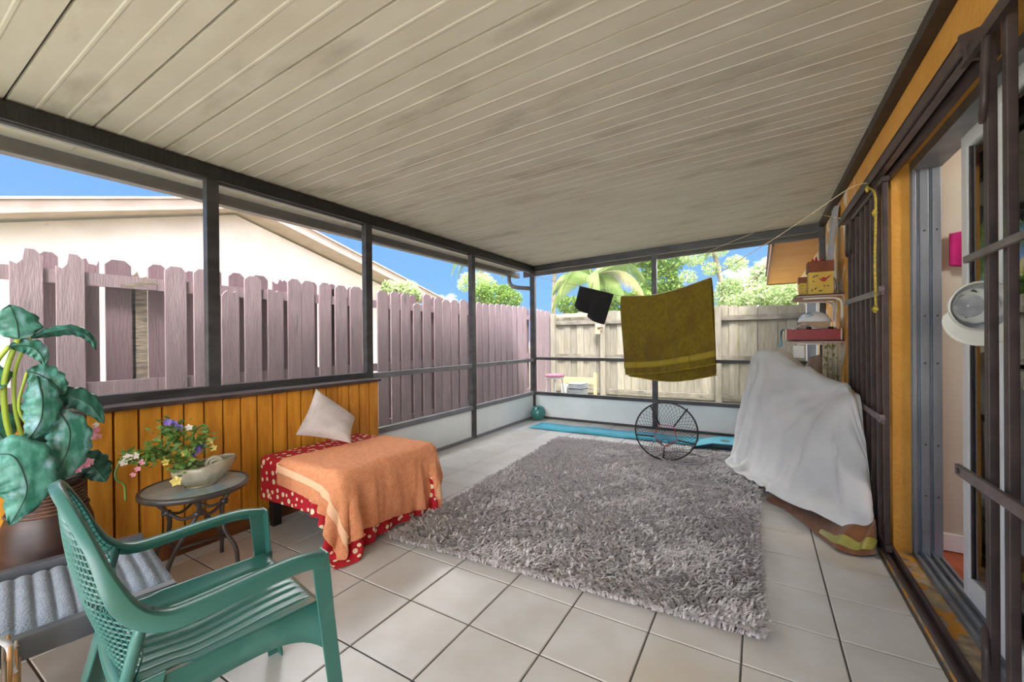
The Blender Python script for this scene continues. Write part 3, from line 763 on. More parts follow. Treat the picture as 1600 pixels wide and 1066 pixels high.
tree('hedge_shrub', 'dark green bushes under the drooping palm above the grey fence', (c[0], 12, -.12), [([(c[0], 12, -.12), (c[0], 12, 1), (c[0], 12, 2)], .07)],
     [(*at(u, v, 12), r) for u, v, r in ((890, 478, .45), (925, 470, .6), (965, 476, .6), (1000, 470, .5), (945, 455, .5))], 7500, 0.06, 'leaf_green', 9, 'shrub')
# beyond the plum fence
for (u, v, y, rr, nn, sd, lab) in ((625, 455, 4.0, .36, 1700, 11, 'pale climbing shrub over the plum fence below the sloping eave'), (775, 462, 9.5, .7, 2200, 12, 'bushy green shrub over the plum fence left of the far corner post'), (745, 440, 12, .7, 1300, 13, 'tall loose greenery behind the plum fence beside the dark post')):
    c = at(u, v, y)
    tree('hedge_shrub', lab, (c[0], y, -.12), [([(c[0], y, -.12), (c[0], y, .9), (c[0], y, c[2])], .05)],
         [(c[0]+dx*rr, y+dy*rr, c[2]+dz*rr*0.7, rr*s) for dx, dy, dz, s in ((0, 0, 0, .7), (-.9, .1, -.15, .55), (.8, 0, -.3, .55), (.2, .5, .3, .45), (-.4, -.4, .3, .4))], int(nn*2.2), 0.046, 'leaf_pale' if sd != 12 else 'leaf_green', sd, 'shrub')
# palms
def frond(root, az, L, rise, droop, mtl, par, seed, leaf=0.55):
    r = np.random.default_rng(seed); n = 44; pts = []
    d = np.array([math.cos(az), math.sin(az), 0])
    for i in range(n):
        t = i/(n-1); pts.append(np.array(root)+d*L*(t**0.9)*(1-0.18*t*t)+np.array([0, 0, rise*math.sin(min(t*1.9, 1.57))*0.9 - droop*t**2.2]))
    m = MB(); m.tube(pts, np.linspace(0.022, 0.004, n), 5)
    for i in range(2, n):
        t = i/(n-1); tan = pts[i]-pts[i-1]; tan /= np.linalg.norm(tan); side = np.cross(tan, (0, 0, 1.0)); side /= np.linalg.norm(side)+1e-9
        for sgn in (-1, 1):
            for rep in range(2):
                p0 = pts[i]-(pts[i]-pts[i-1])*0.5*rep
                ll = leaf*(0.35+math.sin(math.pi*min(1, t*0.9+0.12))*0.75)*(0.85+0.3*r.random())
                dirv = side*sgn*0.62+tan*0.45+np.array([0, 0, -0.55-0.5*t]); dirv /= np.linalg.norm(dirv)
                w = 0.0095; p1 = p0+dirv*ll*0.55; p2 = p0+dirv*ll*0.85+np.array([0, 0, -ll*0.28])
                wv = np.cross(dirv, (0.3, 0.2, 1)); wv /= np.linalg.norm(wv); o = len(m.v)
                m.add([p0-wv*w*0.5, p0+wv*w*0.5, p1+wv*w, p1-wv*w, p2], [(0, 1, 2, 3), (3, 2, 4)])
    return m.build('frond', mtl, par)
def palm(label, u, vc, y, specs, rr=0.12, leaf=0.55, group=None):
    c = at(u, vc, y); b = (c[0]-0.2, y+0.1, -0.12)
    t = thing('palm_tree', label, 'palm', b, group)
    m = MB(); m.tube(catmull([b, (c[0]-0.12, y, c[2]*0.5), c], 8), np.linspace(rr*1.2, rr*0.8, 17), 10); m.build('trunk', 'bark', t, smooth=True)
    for i, (az, L, rise, droop, mt) in enumerate(specs): frond(c, math.radians(az), L, rise, droop, mt, t, i+int(u), leaf)
palm('palm with long drooping straw-coloured frond above the grey fence', 925, 432, 10.5,
     [(0, 1.9, .35, 1.0, 'palm_dry'), (-25, 1.7, .2, 1.3, 'palm_green'), (25, 1.9, .7, .7, 'palm_green'), (60, 1.8, 1.0, .5, 'palm_green'), (120, 1.8, .9, .6, 'palm_green'), (175, 1.7, .5, .8, 'palm_green'), (205, 1.5, .2, 1.2, 'palm_green'), (250, 1.6, .4, 1.0, 'palm_green'), (300, 1.6, .4, 1.2, 'palm_green'), (330, 1.6, .9, .5, 'palm_green')], 0.10)
palm('slender palm standing behind the plum fence near the far corner post', 868, 395, 14,
     [(a, 1.7, .6, 1.0, 'palm_green') for a in (10, 60, 115, 165, 215, 265, 320)], 0.10)
palm('small palm seen over the plum fence between dark post and corner', 752, 395, 16,
     [(a, 1.9, .5, 1.6, 'palm_green') for a in (20, 75, 130, 180, 230, 285, 335)], 0.10)

# ================================================================== GREEN PLASTIC ARMCHAIR
mat('green_plastic', '#30675f', 0.30, '#396f67', 3, col3='#64908a', scale3=5, lo3=0.62, hi3=0.85, spec=0.5)
CH_A = math.radians(-10); CH_O = np.array([0.0, -1.132, 0.0])
def chl(x, y, z):
    c, s = math.cos(CH_A), math.sin(CH_A)
    return CH_O + np.array([c*x-s*y, s*x+c*y, z])
ch = thing('armchair', 'teal green plastic armchair with perforated back in the left foreground', 'chair', CH_O)
def sweep(path, sec, side, upv):
    """section (a along side, b along up) carried along path; side/up given per point"""
    m = MB(); n = len(sec); V = []
    for p, a, b in zip(path, side, upv):
        k_ = 1-0.42*float(smoothstep(0.62, 0.74, p[2]))
        a = np.array(a, float)/np.linalg.norm(a); b = np.array(b, float)/np.linalg.norm(b)
        V += [np.array(p)+a*s0*k_+b*s1*k_ for s0, s1 in sec]
    fs = [(i*n+k, i*n+(k+1) % n, (i+1)*n+(k+1) % n, (i+1)*n+k) for i in range(len(path)-1) for k in range(n)]
    fs += [tuple(range(n-1, -1, -1)), tuple((len(path)-1)*n+k for k in range(n))]
    return m.add(V, fs)
# rim: near arm, round the back, far arm
rimL = [(0.245, 0.215, 0.565), (0.248, 0.14, 0.580), (0.250, 0.04, 0.578), (0.250, -0.07, 0.570), (0.248, -0.145, 0.572), (0.240, -0.195, 0.605), (0.220, -0.228, 0.665), (0.180, -0.258, 0.750), (0.120, -0.284, 0.815), (0.06, -0.298, 0.844), (0.0, -0.302, 0.852)]
half = catmull(rimL, 6)
full = half + [p*np.array([-1, 1, 1]) for p in half[::-1][1:]]
n = len(full); side = []; upv = []
for i, p in enumerate(full):
    t = full[min(i+1, n-1)]-full[max(i-1, 0)]; t /= np.linalg.norm(t)
    w = float(smoothstep(0.60, 0.74, p[2]))
    out = np.array([np.sign(p[0])*(1-w) + p[0]*2.2*w, -0.35*w, 0.62*w*1.0])
    if abs(p[0]) < 1e-6 and w > 0.5: out = np.array([0, -0.25, 1.0])
    out -= t*(out@t); out /= np.linalg.norm(out)
    u = np.cross(t, out); u = u if u[2]*(1-w)+(u[1])*w > 0 else -u
    side.append(out); upv.append(u)
sec = [(-0.022, -0.004), (-0.022, 0.004), (-0.015, 0.009), (0.013, 0.009), (0.019, 0.004), (0.019, -0.030), (0.014, -0.030), (0.013, -0.002), (-0.014, -0.004)]
V = [chl(*p) for p in full]; R3 = np.array([[math.cos(CH_A), -math.sin(CH_A), 0], [math.sin(CH_A), math.cos(CH_A), 0], [0, 0, 1]])
fix_normals(sweep(V, sec, [R3@s for s in side], [R3@u for u in upv]).build('arm_rim', 'green_plastic', ch, smooth=True, bevel=0.002))
# seat with lengthwise grooves
gx = np.linspace(-0.215, 0.215, 87); gy = np.concatenate([np.linspace(-0.205, 0.19, 14), [0.215, 0.232, 0.240, 0.240]])
P = np.zeros((len(gy), len(gx), 3)); grooves = [-0.15, -0.105, -0.06, -0.02, 0.02, 0.06, 0.105, 0.15]
for i, y in enumerate(gy):
    for j, x in enumerate(gx):
        z = 0.402 - 0.018*math.exp(-((y+0.05)/0.12)**2)*(1-(x/0.22)**2) + 0.02*(abs(x)/0.215)**4
        if y < 0.2:
            for q in grooves: z -= 0.006*math.exp(-((x-q)/0.0042)**2)
        if i >= len(gy)-3: z -= (0.006, 0.02, 0.05)[i-(len(gy)-3)]
        P[i, j] = chl(x*(1-0.06*(y < -0.1)), y-0.012*(x/0.215)**2*(y > 0.15), z)
MB().grid(P).build('seat', 'green_plastic', ch, smooth=True, solid=0.005, solid_off=-1)
# arched skirts under the seat
for pts, nm in ((((0.218, 0.235), (0.218, -0.21)), 'side_skirt'), (((-0.218, 0.235), (-0.218, -0.21)), 'side_skirt'), (((-0.215, 0.236), (0.215, 0.236)), 'front_skirt')):
    m = MB(); a, b = np.array(pts[0]), np.array(pts[1]); Pg = np.zeros((2, 25, 3))
    for k in range(25):
        t = k/24; q = a+(b-a)*t; drop = 0.045+0.10*abs(2*t-1)**3
        Pg[0, k] = chl(q[0], q[1], 0.418 if nm == 'side_skirt' else 0.385); Pg[1, k] = chl(q[0]*1.03, q[1]*1.01, 0.40-drop)
    m.grid(Pg); m.build(nm, 'green_plastic', ch, smooth=True, solid=0.006)
def leg(x, y, fx, fy, ztop, w0, w1, sy):
    m = MB(); V = []; sx = np.sign(x)
    for z, w in ((ztop, w0), (0.40, (w0+w1)/2 if ztop > 0.45 else w0), (0.0, w1)):
        t = 1-z/ztop if ztop < 0.45 else (0.25*(ztop-z)/(ztop-0.40) if z >= 0.40 else 0.25+0.75*(0.40-z)/0.40)
        cx, cy = x+(fx-x)*t, y+(fy-y)*t; th = 0.007
        V += [chl(cx, cy, z), chl(cx-sx*w, cy, z), chl(cx-sx*w, cy-sy*th, z), chl(cx-sx*th, cy-sy*th, z), chl(cx-sx*th, cy-sy*w, z), chl(cx, cy-sy*w, z)]
    fs = [(i*6+k, i*6+(k+1) % 6, (i+1)*6+(k+1) % 6, (i+1)*6+k) for i in range(2) for k in range(6)] + [(0, 1, 2, 3, 4, 5), (17, 16, 15, 14, 13, 12)]
    m.add(V, fs); return fix_normals(m.build('leg', 'green_plastic', ch, bevel=0.002))
for s_ in (1, -1):
    leg(s_*0.262, 0.222, s_*0.270, 0.275, 0.574, 0.050, 0.040, 1)
    leg(s_*0.225, -0.215, s_*0.250, -0.315, 0.43, 0.070, 0.045, -1)
# perforated back
nr, nc = 30, 26; P = np.zeros((nr, nc, 3))
zz = np.array([p[2] for p in half[22:]]); xx = np.array([p[0] for p in half[22:]]); yy = np.array([p[1] for p in half[22:]])
o_ = np.argsort(zz); zz, xx, yy = zz[o_], xx[o_], yy[o_]
for i in range(nr):
    t = i/(nr-1); z = 0.395+(0.842-0.395)*t
    if z < 0.58: hw = 0.175+0.055*math.sin(min(1, (z-0.395)/0.2)*1.57); ye = -0.205+0.02*math.sin((z-0.395)/0.185*3.1)
    else: hw = max(0.02, float(np.interp(z, zz, xx))-0.012); ye = float(np.interp(z, zz, yy))
    yc = -0.215-0.092*((z-0.395)/0.45)-0.02*math.sin((z-0.395)/0.45*3.1)
    for j in range(nc):
        q = 2*j/(nc-1)-1; P[i, j] = chl(q*hw, yc+(ye-yc)*q*q, z)
bk = MB().grid(P).build('back_panel', 'green_plastic', ch, smooth=False)
md = bk.modifiers.new('holes', 'WIREFRAME'); md.thickness = 0.0052; md.use_replace = True; md.use_even_offset = False; md.use_boundary = True
m = MB(); lowp = [chl(x, -0.212-0.01*(1-(x/0.19)**2), 0.40) for x in np.linspace(-0.20, 0.20, 9)]
m.tube(lowp, 0.016, 8); m.build('back_lower_bar', 'green_plastic', ch, smooth=True)
for s_ in (1, -1):
    m = MB(); m.tube([chl(s_*x, y, z) for x, y, z in ((0.185, -0.212, 0.40), (0.215, -0.212, 0.45), (0.232, -0.200, 0.52), (0.240, -0.180, 0.60))], 0.013, 8); m.build('back_side_bar', 'green_plastic', ch, smooth=True)

# ================================================================== LOUNGER
mat('charcoal_frame', '#55585f', 0.28, '#4a4d53', 6, spec=0.7); mat('slate_cushion', '#74808e', 0.95, '#67727f', 30, 3, bump=0.5, bscale=160, sheen=0.3)
LG_A = math.radians(-9); LG_O = np.array([-0.335, -1.075, 0.0])      # right-hand front corner at floor
def lgl(x, y, z):
    c, s = math.cos(LG_A), math.sin(LG_A); return LG_O+np.array([c*x-s*y, s*x+c*y, z])
lg = thing('lounger', 'low charcoal framed lounger with slate blue channelled cushion at left edge', 'lounger', LG_O)
def lbox(name, mtl, x0, x1, y0, y1, z0, z1, bev=0.003, par=None):
    m = MB(); m.box(x0, x1, y0, y1, z0, z1); m.v = [tuple(lgl(*v)) for v in m.v]; return m.build(name, mtl, par or lg, bevel=bev)
LW, LL = 0.60, 1.85
lbox('rail', 'charcoal_frame', -0.038, 0.0, -LL, -0.02, 0.305, 0.370)
lbox('rail', 'charcoal_frame', -LW, -LW+0.038, -LL, -0.02, 0.305, 0.370)
lbox('end_rail', 'charcoal_frame', -LW+0.038, -0.038, -LL, -LL+0.04, 0.305, 0.365)
lbox('end_rail', 'charcoal_frame', -LW+0.038, -0.038, -0.10, -0.06, 0.290, 0.325)
for x0 in (-0.042, -LW):
    for y0 in (-LL, -0.14): lbox('leg', 'charcoal_frame', x0, x0+0.042, y0, y0+0.05, 0.0, 0.306)
for k in range(14): lbox('slat', 'charcoal_frame', -LW+0.038, -0.038, -LL+0.12+k*0.122, -LL+0.16+k*0.122, 0.300, 0.318, 0)
CW = 0.042; ny = 42*7+1
P = np.zeros((ny, 17, 3)); Pb = np.zeros((ny, 17, 3))
for i in range(ny):
    y = -LL+0.06 + i*(LL-0.07)/(ny-1)
    ch_ = abs(math.sin(math.pi*(y/CW)))**0.55; end = min(1, (i+1)/9, (ny-i)/9)
    for j in range(17):
        q = 2*j/16-1; x = -LW/2 + q*(LW/2-0.044)
        edge = (1-abs(q)**8)
        P[i, j] = lgl(x, y, 0.328+(0.024+0.015*ch_)*edge*end**0.5 + 0.002*math.sin(37*x+11*y))
        Pb[i, j] = lgl(x, y, 0.320)
m = MB(); m.grid(P); m.grid(Pb, True)
m.build('cushion', 'slate_cushion', lg, smooth=True)

# ================================================================== VASE WITH ARTIFICIAL PLANT
mat('vase_brown', '#35221d', 0.45, '#271814', 9, stretch=(1, 1, 4), col3='#4d3328', scale3=6, lo3=0.55, hi3=0.8); mat('wicker_band', '#6d4a38', 0.7, '#4d3225', 30)
VX, VY = -1.195, -1.225
vz = thing('floor_vase', 'tall dark brown vase with ribbed neck holding large artificial leaves and flowers', 'vase', (VX, VY, 0))
m = MB(); m.lathe([(0.001, 0.0), (0.085, 0.0), (0.092, 0.02), (0.118, 0.13), (0.138, 0.26), (0.143, 0.36), (0.135, 0.44), (0.118, 0.495), (0.105, 0.52), (0.100, 0.58), (0.104, 0.61), (0.116, 0.63), (0.108, 0.63), (0.094, 0.605), (0.09, 0.5), (0.001, 0.48)], (VX, VY, 0), 40)
m.build('body', 'vase_brown', vz, smooth=True)
for k in range(7):
    z = 0.500+k*0.0145; r = float(np.interp(z, [0.495, 0.52, 0.58, 0.61], [0.121, 0.110, 0.104, 0.108]))
    m = MB(); m.tube([(VX+r*math.cos(a), VY+r*math.sin(a), z) for a in np.linspace(0, 2*math.pi, 37)[:-1]], 0.0065, 6, closed=True); m.build('neck_ring', 'wicker_band', vz, smooth=True)
for da in (-0.10, 0.0, 0.10):
    a0 = math.atan2(CAM[1]-VY, CAM[0]-VX)+0.45+da
    m = MB(); m.tube([(VX+r*math.cos(a0), VY+r*math.sin(a0), z) for r, z in ((0.094, 0.02), (0.120, 0.13), (0.140, 0.26), (0.145, 0.36), (0.137, 0.44), (0.120, 0.495))], 0.004, 5); m.build('raised_line', 'wicker_band', vz, smooth=True)
mat('big_leaf', '#2a6f5c', 0.45, '#58998a', 22, 5, stretch=(1, 1.6, 0.6), lo=0.42, hi=0.62, transl=0.15, col3='#94b9c6', scale3=16, lo3=0.54, hi3=0.74)
mat('big_leaf_dark', '#1d5246', 0.4, '#357466', 18, 5, stretch=(1, 1.6, 0.6), lo=0.42, hi=0.65, transl=0.12, col3='#6d93a8', scale3=15, lo3=0.58, hi3=0.85)
mat('cane', '#9ab03c', 0.5, '#7d8f2c', 10); mat('leaf_vein', '#1c4d3f', 0.6)
def leafpx(path, wpx, xs, mtl, fold=0.25, curl=0.0, par=vz):
    """path: pixels along the midrib; xs: wall distance (x) of its points; wpx: full width in pixels at the middle"""
    C3 = [onx(u, v, x) for (u, v), x in zip(path, xs)]
    C3 = catmull(C3, 6); N = len(C3); m = MB(); G = np.zeros((N, 9, 3))
    view = np.array(C3[N//2])-CAM; dist = np.linalg.norm(view); w = wpx/F_PX*dist*0.5*0.72; view /= dist
    for i, p in enumerate(C3):
        t = i/(N-1); tan = C3[min(i+1, N-1)]-C3[max(i-1, 0)]; tan /= np.linalg.norm(tan)+1e-9
        sd = np.cross(tan, view); sd /= np.linalg.norm(sd)+1e-9
        ww = w*(math.sin(math.pi*min(1, t**0.8*1.0))**0.75 if t < 1 else 0)*1.05
        if i == 0: ww = w*0.08
        for j in range(9):
            q = (j-4)/4
            G[i, j] = p + sd*q*ww + view*(fold*abs(q)*ww + curl*q*ww) + view*0.012*math.sin(i*1.7+q*3)*abs(q)+sd*q*ww*0.10*math.sin(i*1.9)
    m.grid(G); o = m.build('leaf', mtl, par, smooth=True, solid=0.0012)
    v = MB(); v.tube([p-view*0.002 for p in C3], np.linspace(0.0032, 0.0008, N), 5); v.build('midrib', 'leaf_vein', o, smooth=True)
    return o
leafpx([(29, 530), (26, 505), (15, 476)], 44, (-1.05, -1.06, -1.08), 'big_leaf')
leafpx([(48, 528), (80, 519), (115, 516), (140, 528), (151, 548)], 15, (-1.06, -1.05, -1.03, -1.02, -1.02), 'big_leaf_dark', fold=0.9)
leafpx([(14, 541), (45, 541), (62, 552), (71, 572)], 22, (-1.06, -1.05, -1.04, -1.04), 'big_leaf', fold=0.4)
leafpx([(42, 580), (62, 586), (85, 600), (101, 618)], 34, (-1.10, -1.08, -1.06, -1.05), 'big_leaf')
leafpx([(58, 588), (66, 625), (62, 660), (40, 692)], 36, (-1.05, -1.0, -0.98, -0.98), 'big_leaf', fold=0.5)
leafpx([(78, 622), (110, 620), (140, 633), (163, 662)], 30, (-1.08, -1.05, -1.03, -1.02), 'big_leaf_dark', fold=0.5)
leafpx([(90, 640), (108, 670), (105, 705), (86, 742), (78, 757)], 46, (-1.04, -1.0, -0.97, -0.96, -0.96), 'big_leaf', fold=0.3)
leafpx([(-22, 712), (18, 712), (38, 745), (40, 775), (15, 822)], 62, (-1.0, -0.93, -0.90, -0.89, -0.89), 'big_leaf', fold=0.25)
leafpx([(120, 708), (140, 722), (155, 738), (165, 753)], 36, (-1.15, -1.13, -1.12, -1.11), 'big_leaf_dark')
leafpx([(78, 700), (62, 690), (50, 702), (44, 712)], 34, (-1.08, -1.05, -1.04, -1.04), 'big_leaf_dark', fold=0.4)
leafpx([(-5, 610), (-20, 590), (-45, 585)], 40, (-1.1, -1.12, -1.14), 'big_leaf')
leafpx([(10, 690), (-20, 665), (-50, 672)], 46, (-1.15, -1.2, -1.22), 'big_leaf_dark')
for pth, r in (([(60, 742), (20, 690), (6, 620), (12, 572), (28, 530)], .009), ([(62, 742), (30, 668), (22, 600), (30, 560), (48, 528)], .006), ([(65, 742), (60, 690), (30, 640), (42, 582)], .005), ([(70, 742), (84, 690), (84, 650), (78, 622)], .005), ([(58, 742), (-5, 700), (-12, 640), (-8, 575), (14, 541)], .007), ([(75, 742), (92, 700), (90, 640)], .005), ([(78, 745), (100, 722), (120, 708)], .004), ([(60, 745), (10, 722), (-22, 712)], .006), ([(64, 742), (40, 660), (50, 605), (58, 588)], .004)):
    C3 = [onx(u, v, -1.19+0.13*k/(len(pth)-1)) for k, (u, v) in enumerate(pth)]; C3[0] = np.array([VX, VY, 0.56])
    m = MB(); m.tube(catmull(C3, 6), r, 6); m.build('stem', 'cane', vz, smooth=True)
mat('petal_white', '#efe9e2', 0.6, '#dcd2c6', 20, transl=0.2); mat('petal_pink', '#efb4c4', 0.6, '#e089a6', 25, transl=0.2); mat('petal_yellow', '#ead98a', 0.6, '#d9c25a', 20, transl=0.2)
mat('petal_purple', '#6b52b0', 0.6, '#8d78cc', 30, transl=0.1); mat('small_leaf', '#6f9440', 0.55, '#4d7030', 18, transl=0.2)
def blossom(c, r, mtl, par, npet=5, seed=0, nm='flower'):
    rr = np.random.default_rng(seed); m = MB(); view = CAM-np.array(c); view /= np.linalg.norm(view); a = np.cross(view, (0, 0, 1.0)); a /= np.linalg.norm(a); b = np.cross(a, view)
    for k in range(npet):
        t = 2*math.pi*k/npet+rr.random()*0.4; d = a*math.cos(t)+b*math.sin(t); s = np.cross(view, d)
        m.add([np.array(c), np.array(c)+d*r*0.55+s*r*0.42+view*r*0.2, np.array(c)+d*r+view*r*0.12, np.array(c)+d*r*0.55-s*r*0.42+view*r*0.2], [(0, 1, 2, 3)])
    m.tube([np.array(c), np.array(c)+view*r*0.35], r*0.14, 6)
    return m.build(nm, mtl, par)
for i, (u, v, r, mt) in enumerate(((66, 718, .045, 'petal_white'), (48, 706, .03, 'petal_white'), (78, 735, .035, 'petal_white'), (55, 735, .032, 'petal_white'), (130, 725, .028, 'petal_pink'), (118, 733, .024, 'petal_pink'), (139, 722, .02, 'petal_pink'), (150, 672, .016, 'petal_pink'), (143, 682, .018, 'petal_pink'), (134, 692, .016, 'petal_pink'), (153, 682, .015, 'petal_pink'), (128, 700, .014, 'petal_pink'), (86, 652, .02, 'petal_pink'), (150, 664, .013, 'petal_white'))):
    c = onx(u, v, -1.09); blossom(c, r, mt, vz, 5, i)
    m = MB(); m.tube([c, (np.array(c)+np.array([VX, VY, 0.60]))/2+np.array([0, 0, 0.02]), (VX, VY, 0.58)], 0.0018, 4); m.build('stem', 'cane', vz)

# ================================================================== SIDE TABLE
mat('bronze_metal', '#4c4744', 0.4, '#3c3835', 8, metallic=0.3); mat('table_glass', '#7d919b', 0.08, '#9aa8ab', 9, spec=0.9, col3='#7b7b62', scale3=6, lo3=0.55, hi3=0.8)
TX, TY, TR, TZ = -1.135, -0.715, 0.232, 0.455
tb = thing('side_table', 'small round glass-topped patio table with folding bronze legs', 'table', (TX, TY, 0))
m = MB(); m.lathe([(0.001, TZ-0.006), (TR-0.012, TZ-0.006), (TR-0.012, TZ), (0.001, TZ)], (TX, TY, 0), 48); m.build('table_top', 'table_glass', tb)
m = MB(); m.lathe([(TR-0.014, TZ-0.024), (TR, TZ-0.022), (TR+0.003, TZ-0.008), (TR, TZ+0.003), (TR-0.012, TZ+0.004), (TR-0.014, TZ-0.001), (TR-0.014, TZ-0.024)], (TX, TY, 0), 48); m.build('rim', 'bronze_metal', tb, smooth=True)
for k in range(4):
    a = math.radians(-50+90*k); d = np.array([math.cos(a), math.sin(a), 0]); t = np.array([-math.sin(a), math.cos(a), 0]); o = np.array([TX, TY, 0])
    pts = [o+d*0.17+t*0.10+np.array([0, 0, 0.435]), o+d*0.10+t*0.06+np.array([0, 0, 0.34]), o+d*0.13+np.array([0, 0, 0.22]), o+d*0.195-t*0.02+np.array([0, 0, 0.12]), o+d*0.205-t*0.02]
    m = MB(); m.tube(catmull(pts, 6), 0.0105, 8); lg_ = m.build('leg', 'bronze_metal', tb, smooth=True)
    m = MB(); m.tube([pts[1]-d*0.012, pts[1]+d*0.018], 0.016, 8); m.build('pivot', 'bronze_metal', lg_, smooth=True)
    q = np.array([math.cos(a+math.pi/2), math.sin(a+math.pi/2), 0]); qt = np.array([-math.sin(a+math.pi/2), math.cos(a+math.pi/2), 0])
    e = o+q*0.10+qt*0.06+np.array([0, 0, 0.34])
    m = MB(); m.tube(catmull([pts[1], (pts[1]+e)/2*1.0+np.array([0, 0, -0.03]), e], 6), 0.008, 6); m.build('brace', 'bronze_metal', tb, smooth=True)
    e2 = o+q*0.150-qt*0.01+np.array([0, 0, 0.19]); s2 = o+d*0.150-t*0.01+np.array([0, 0, 0.19])
    m = MB(); m.tube([s2, e2], 0.006, 6); m.build('lower_brace', 'bronze_metal', tb, smooth=True)

# ---- flower arrangement in a shell-shaped bowl
mat('shell_glaze', '#a9a496', 0.22, '#8a8066', 8, 4, col3='#5f5533', scale3=6, lo3=0.52, hi3=0.7)
FX, FY = -1.115, -0.70; fz = TZ+0.001
fa = thing('flower_bowl', 'shell-shaped ceramic bowl with trailing artificial flowers on the round table', 'arrangement', (FX, FY, fz))
ax = np.array([0.45, 0.893, 0.0])      # long axis of the bowl
m = MB(); nu, nv = 28, 12; G = np.zeros((nv, nu+1, 3))
for i in range(nv):
    t = i/(nv-1); r = 0.060+0.055*math.sin(t*2.0); z = 0.105*t
    for j in range(nu+1):
        a = 2*math.pi*j/nu; ex = 1+0.30*max(0, math.cos(a))**3*t
        p = np.array([FX, FY, fz+z+0.030*max(0, math.cos(a))*t]) + ax*r*math.cos(a)*ex*1.05 + np.array([ax[1], -ax[0], 0])*r*math.sin(a)*0.85*(1+0.05*math.cos(9*a))
        G[i, j] = p
m.grid(G); m.build('bowl', 'shell_glaze', fa, smooth=True, solid=0.006)
m = MB(); sp = []
for k in range(40):
    a = k*0.35; r = 0.004+0.034*(1-k/40); sp.append(np.array([FX, FY, fz+0.105])+ax*(0.075+r*math.cos(a))+np.array([0.02, -0.03, r*math.sin(a)]))
m.tube(sp, np.linspace(0.012, 0.006, 40), 7); m.build('shell_spiral', 'shell_glaze', fa, smooth=True)
m = MB(); m.lathe([(0.001, 0.0), (0.07, 0.0), (0.06, 0.01), (0.001, 0.012)], (FX, FY, fz), 24); m.build('bowl_foot', 'shell_glaze', fa, smooth=True)
rr = np.random.default_rng(21); m = MB()
cl = [((265, 692), .07), ((298, 697), .075), ((285, 678), .055), ((245, 712), .05), ((225, 716), .045), ((205, 718), .035), ((318, 690), .05), ((275, 715), .06), ((290, 728), .045), ((262, 672), .035)]
for k in range(620):
    (u, v), s = cl[rr.integers(len(cl))]; c = onx(u, v, -1.11)+rr.normal(size=3)*s*0.5; a = rr.normal(size=3); a[2] = abs(a[2])*0.6; a /= np.linalg.norm(a); b = np.cross(a, rr.normal(size=3)); b /= np.linalg.norm(b); L = 0.018+0.026*rr.random()
    c[2] = max(c[2], fz+0.03)
    m.add([c, c+a*L*0.5+b*L*0.26, c+a*L, c+a*L*0.5-b*L*0.26], [(0, 1, 2, 3)])
tag(m.build('greenery', 'small_leaf', fa), kind='stuff')
for i, (u, v, r, mt) in enumerate(((262, 660, .02, 'petal_purple'), (272, 662, .018, 'petal_purple'), (280, 668, .018, 'petal_purple'), (308, 703, .022, 'petal_purple'), (315, 698, .018, 'petal_purple'), (303, 709, .016, 'petal_purple'), (290, 707, .024, 'petal_yellow'), (327, 690, .022, 'petal_yellow'), (333, 700, .02, 'petal_yellow'), (275, 752, .026, 'petal_yellow'), (258, 722, .02, 'petal_yellow'), (200, 715, .02, 'petal_white'), (193, 723, .018, 'petal_white'), (212, 712, .018, 'petal_white'), (222, 722, .016, 'petal_pink'), (215, 733, .014, 'petal_pink'), (208, 742, .012, 'petal_pink'), (295, 668, .018, 'petal_white'))):
    xx_ = -1.09 if v < 745 else -0.985
    blossom(onx(u, v, xx_), r, mt, fa, 6 if 'purple' in mt else 5, 40+i)
m = MB(); m.tube(catmull([onx(u, v, -1.10) for u, v in ((262, 708), (225, 705), (195, 712), (181, 735), (182, 750), (194, 758), (196, 783))], 6), 0.0045, 6); m.build('trailing_stem', 'small_leaf', fa, smooth=True)
m = MB(); m.tube(catmull([onx(u, v, -1.10) for u, v in ((296, 700), (305, 675), (318, 664), (326, 676))], 6), np.linspace(.003, .008, 19), 6); m.build('curled_bud', 'small_leaf', fa, smooth=True)

# ================================================================== BENCH, CLOTH, TOWEL, PILLOW
mat('black_wood', '#211c1b', 0.4, '#161312', 8); mat('bench_apron', '#2e2623', 0.6)
bx0, bx1, by0, by1, bz = -1.385, -0.605, -0.255, 0.510, 0.450
be = thing('bench', 'low black wooden bench under the red cloth and orange towel', 'bench', ((bx0+bx1)/2, (by0+by1)/2, 0))
B('bench_top', 'black_wood', be, bx0, bx1, by0, by1, 0.360, bz, bevel=0.012)
B('apron', 'bench_apron', be, bx0+0.03, bx1-0.03, by0+0.03, by1-0.03, 0.225, 0.360)
for x in (bx0+0.02, bx1-0.08):
    for y in (by0+0.03, by1-0.10):
        m = MB(); m.add([(x+0.008,y+0.008,0),(x+0.052,y+0.008,0),(x+0.052,y+0.062,0),(x+0.008,y+0.062,0),(x,y,0.36),(x+0.06,y,0.36),(x+0.06,y+0.07,0.36),(x,y+0.07,0.36)],[(0,3,2,1),(4,5,6,7),(0,1,5,4),(1,2,6,5),(2,3,7,6),(3,0,4,7)]); m.build('leg', 'black_wood', be, bevel=0.003)
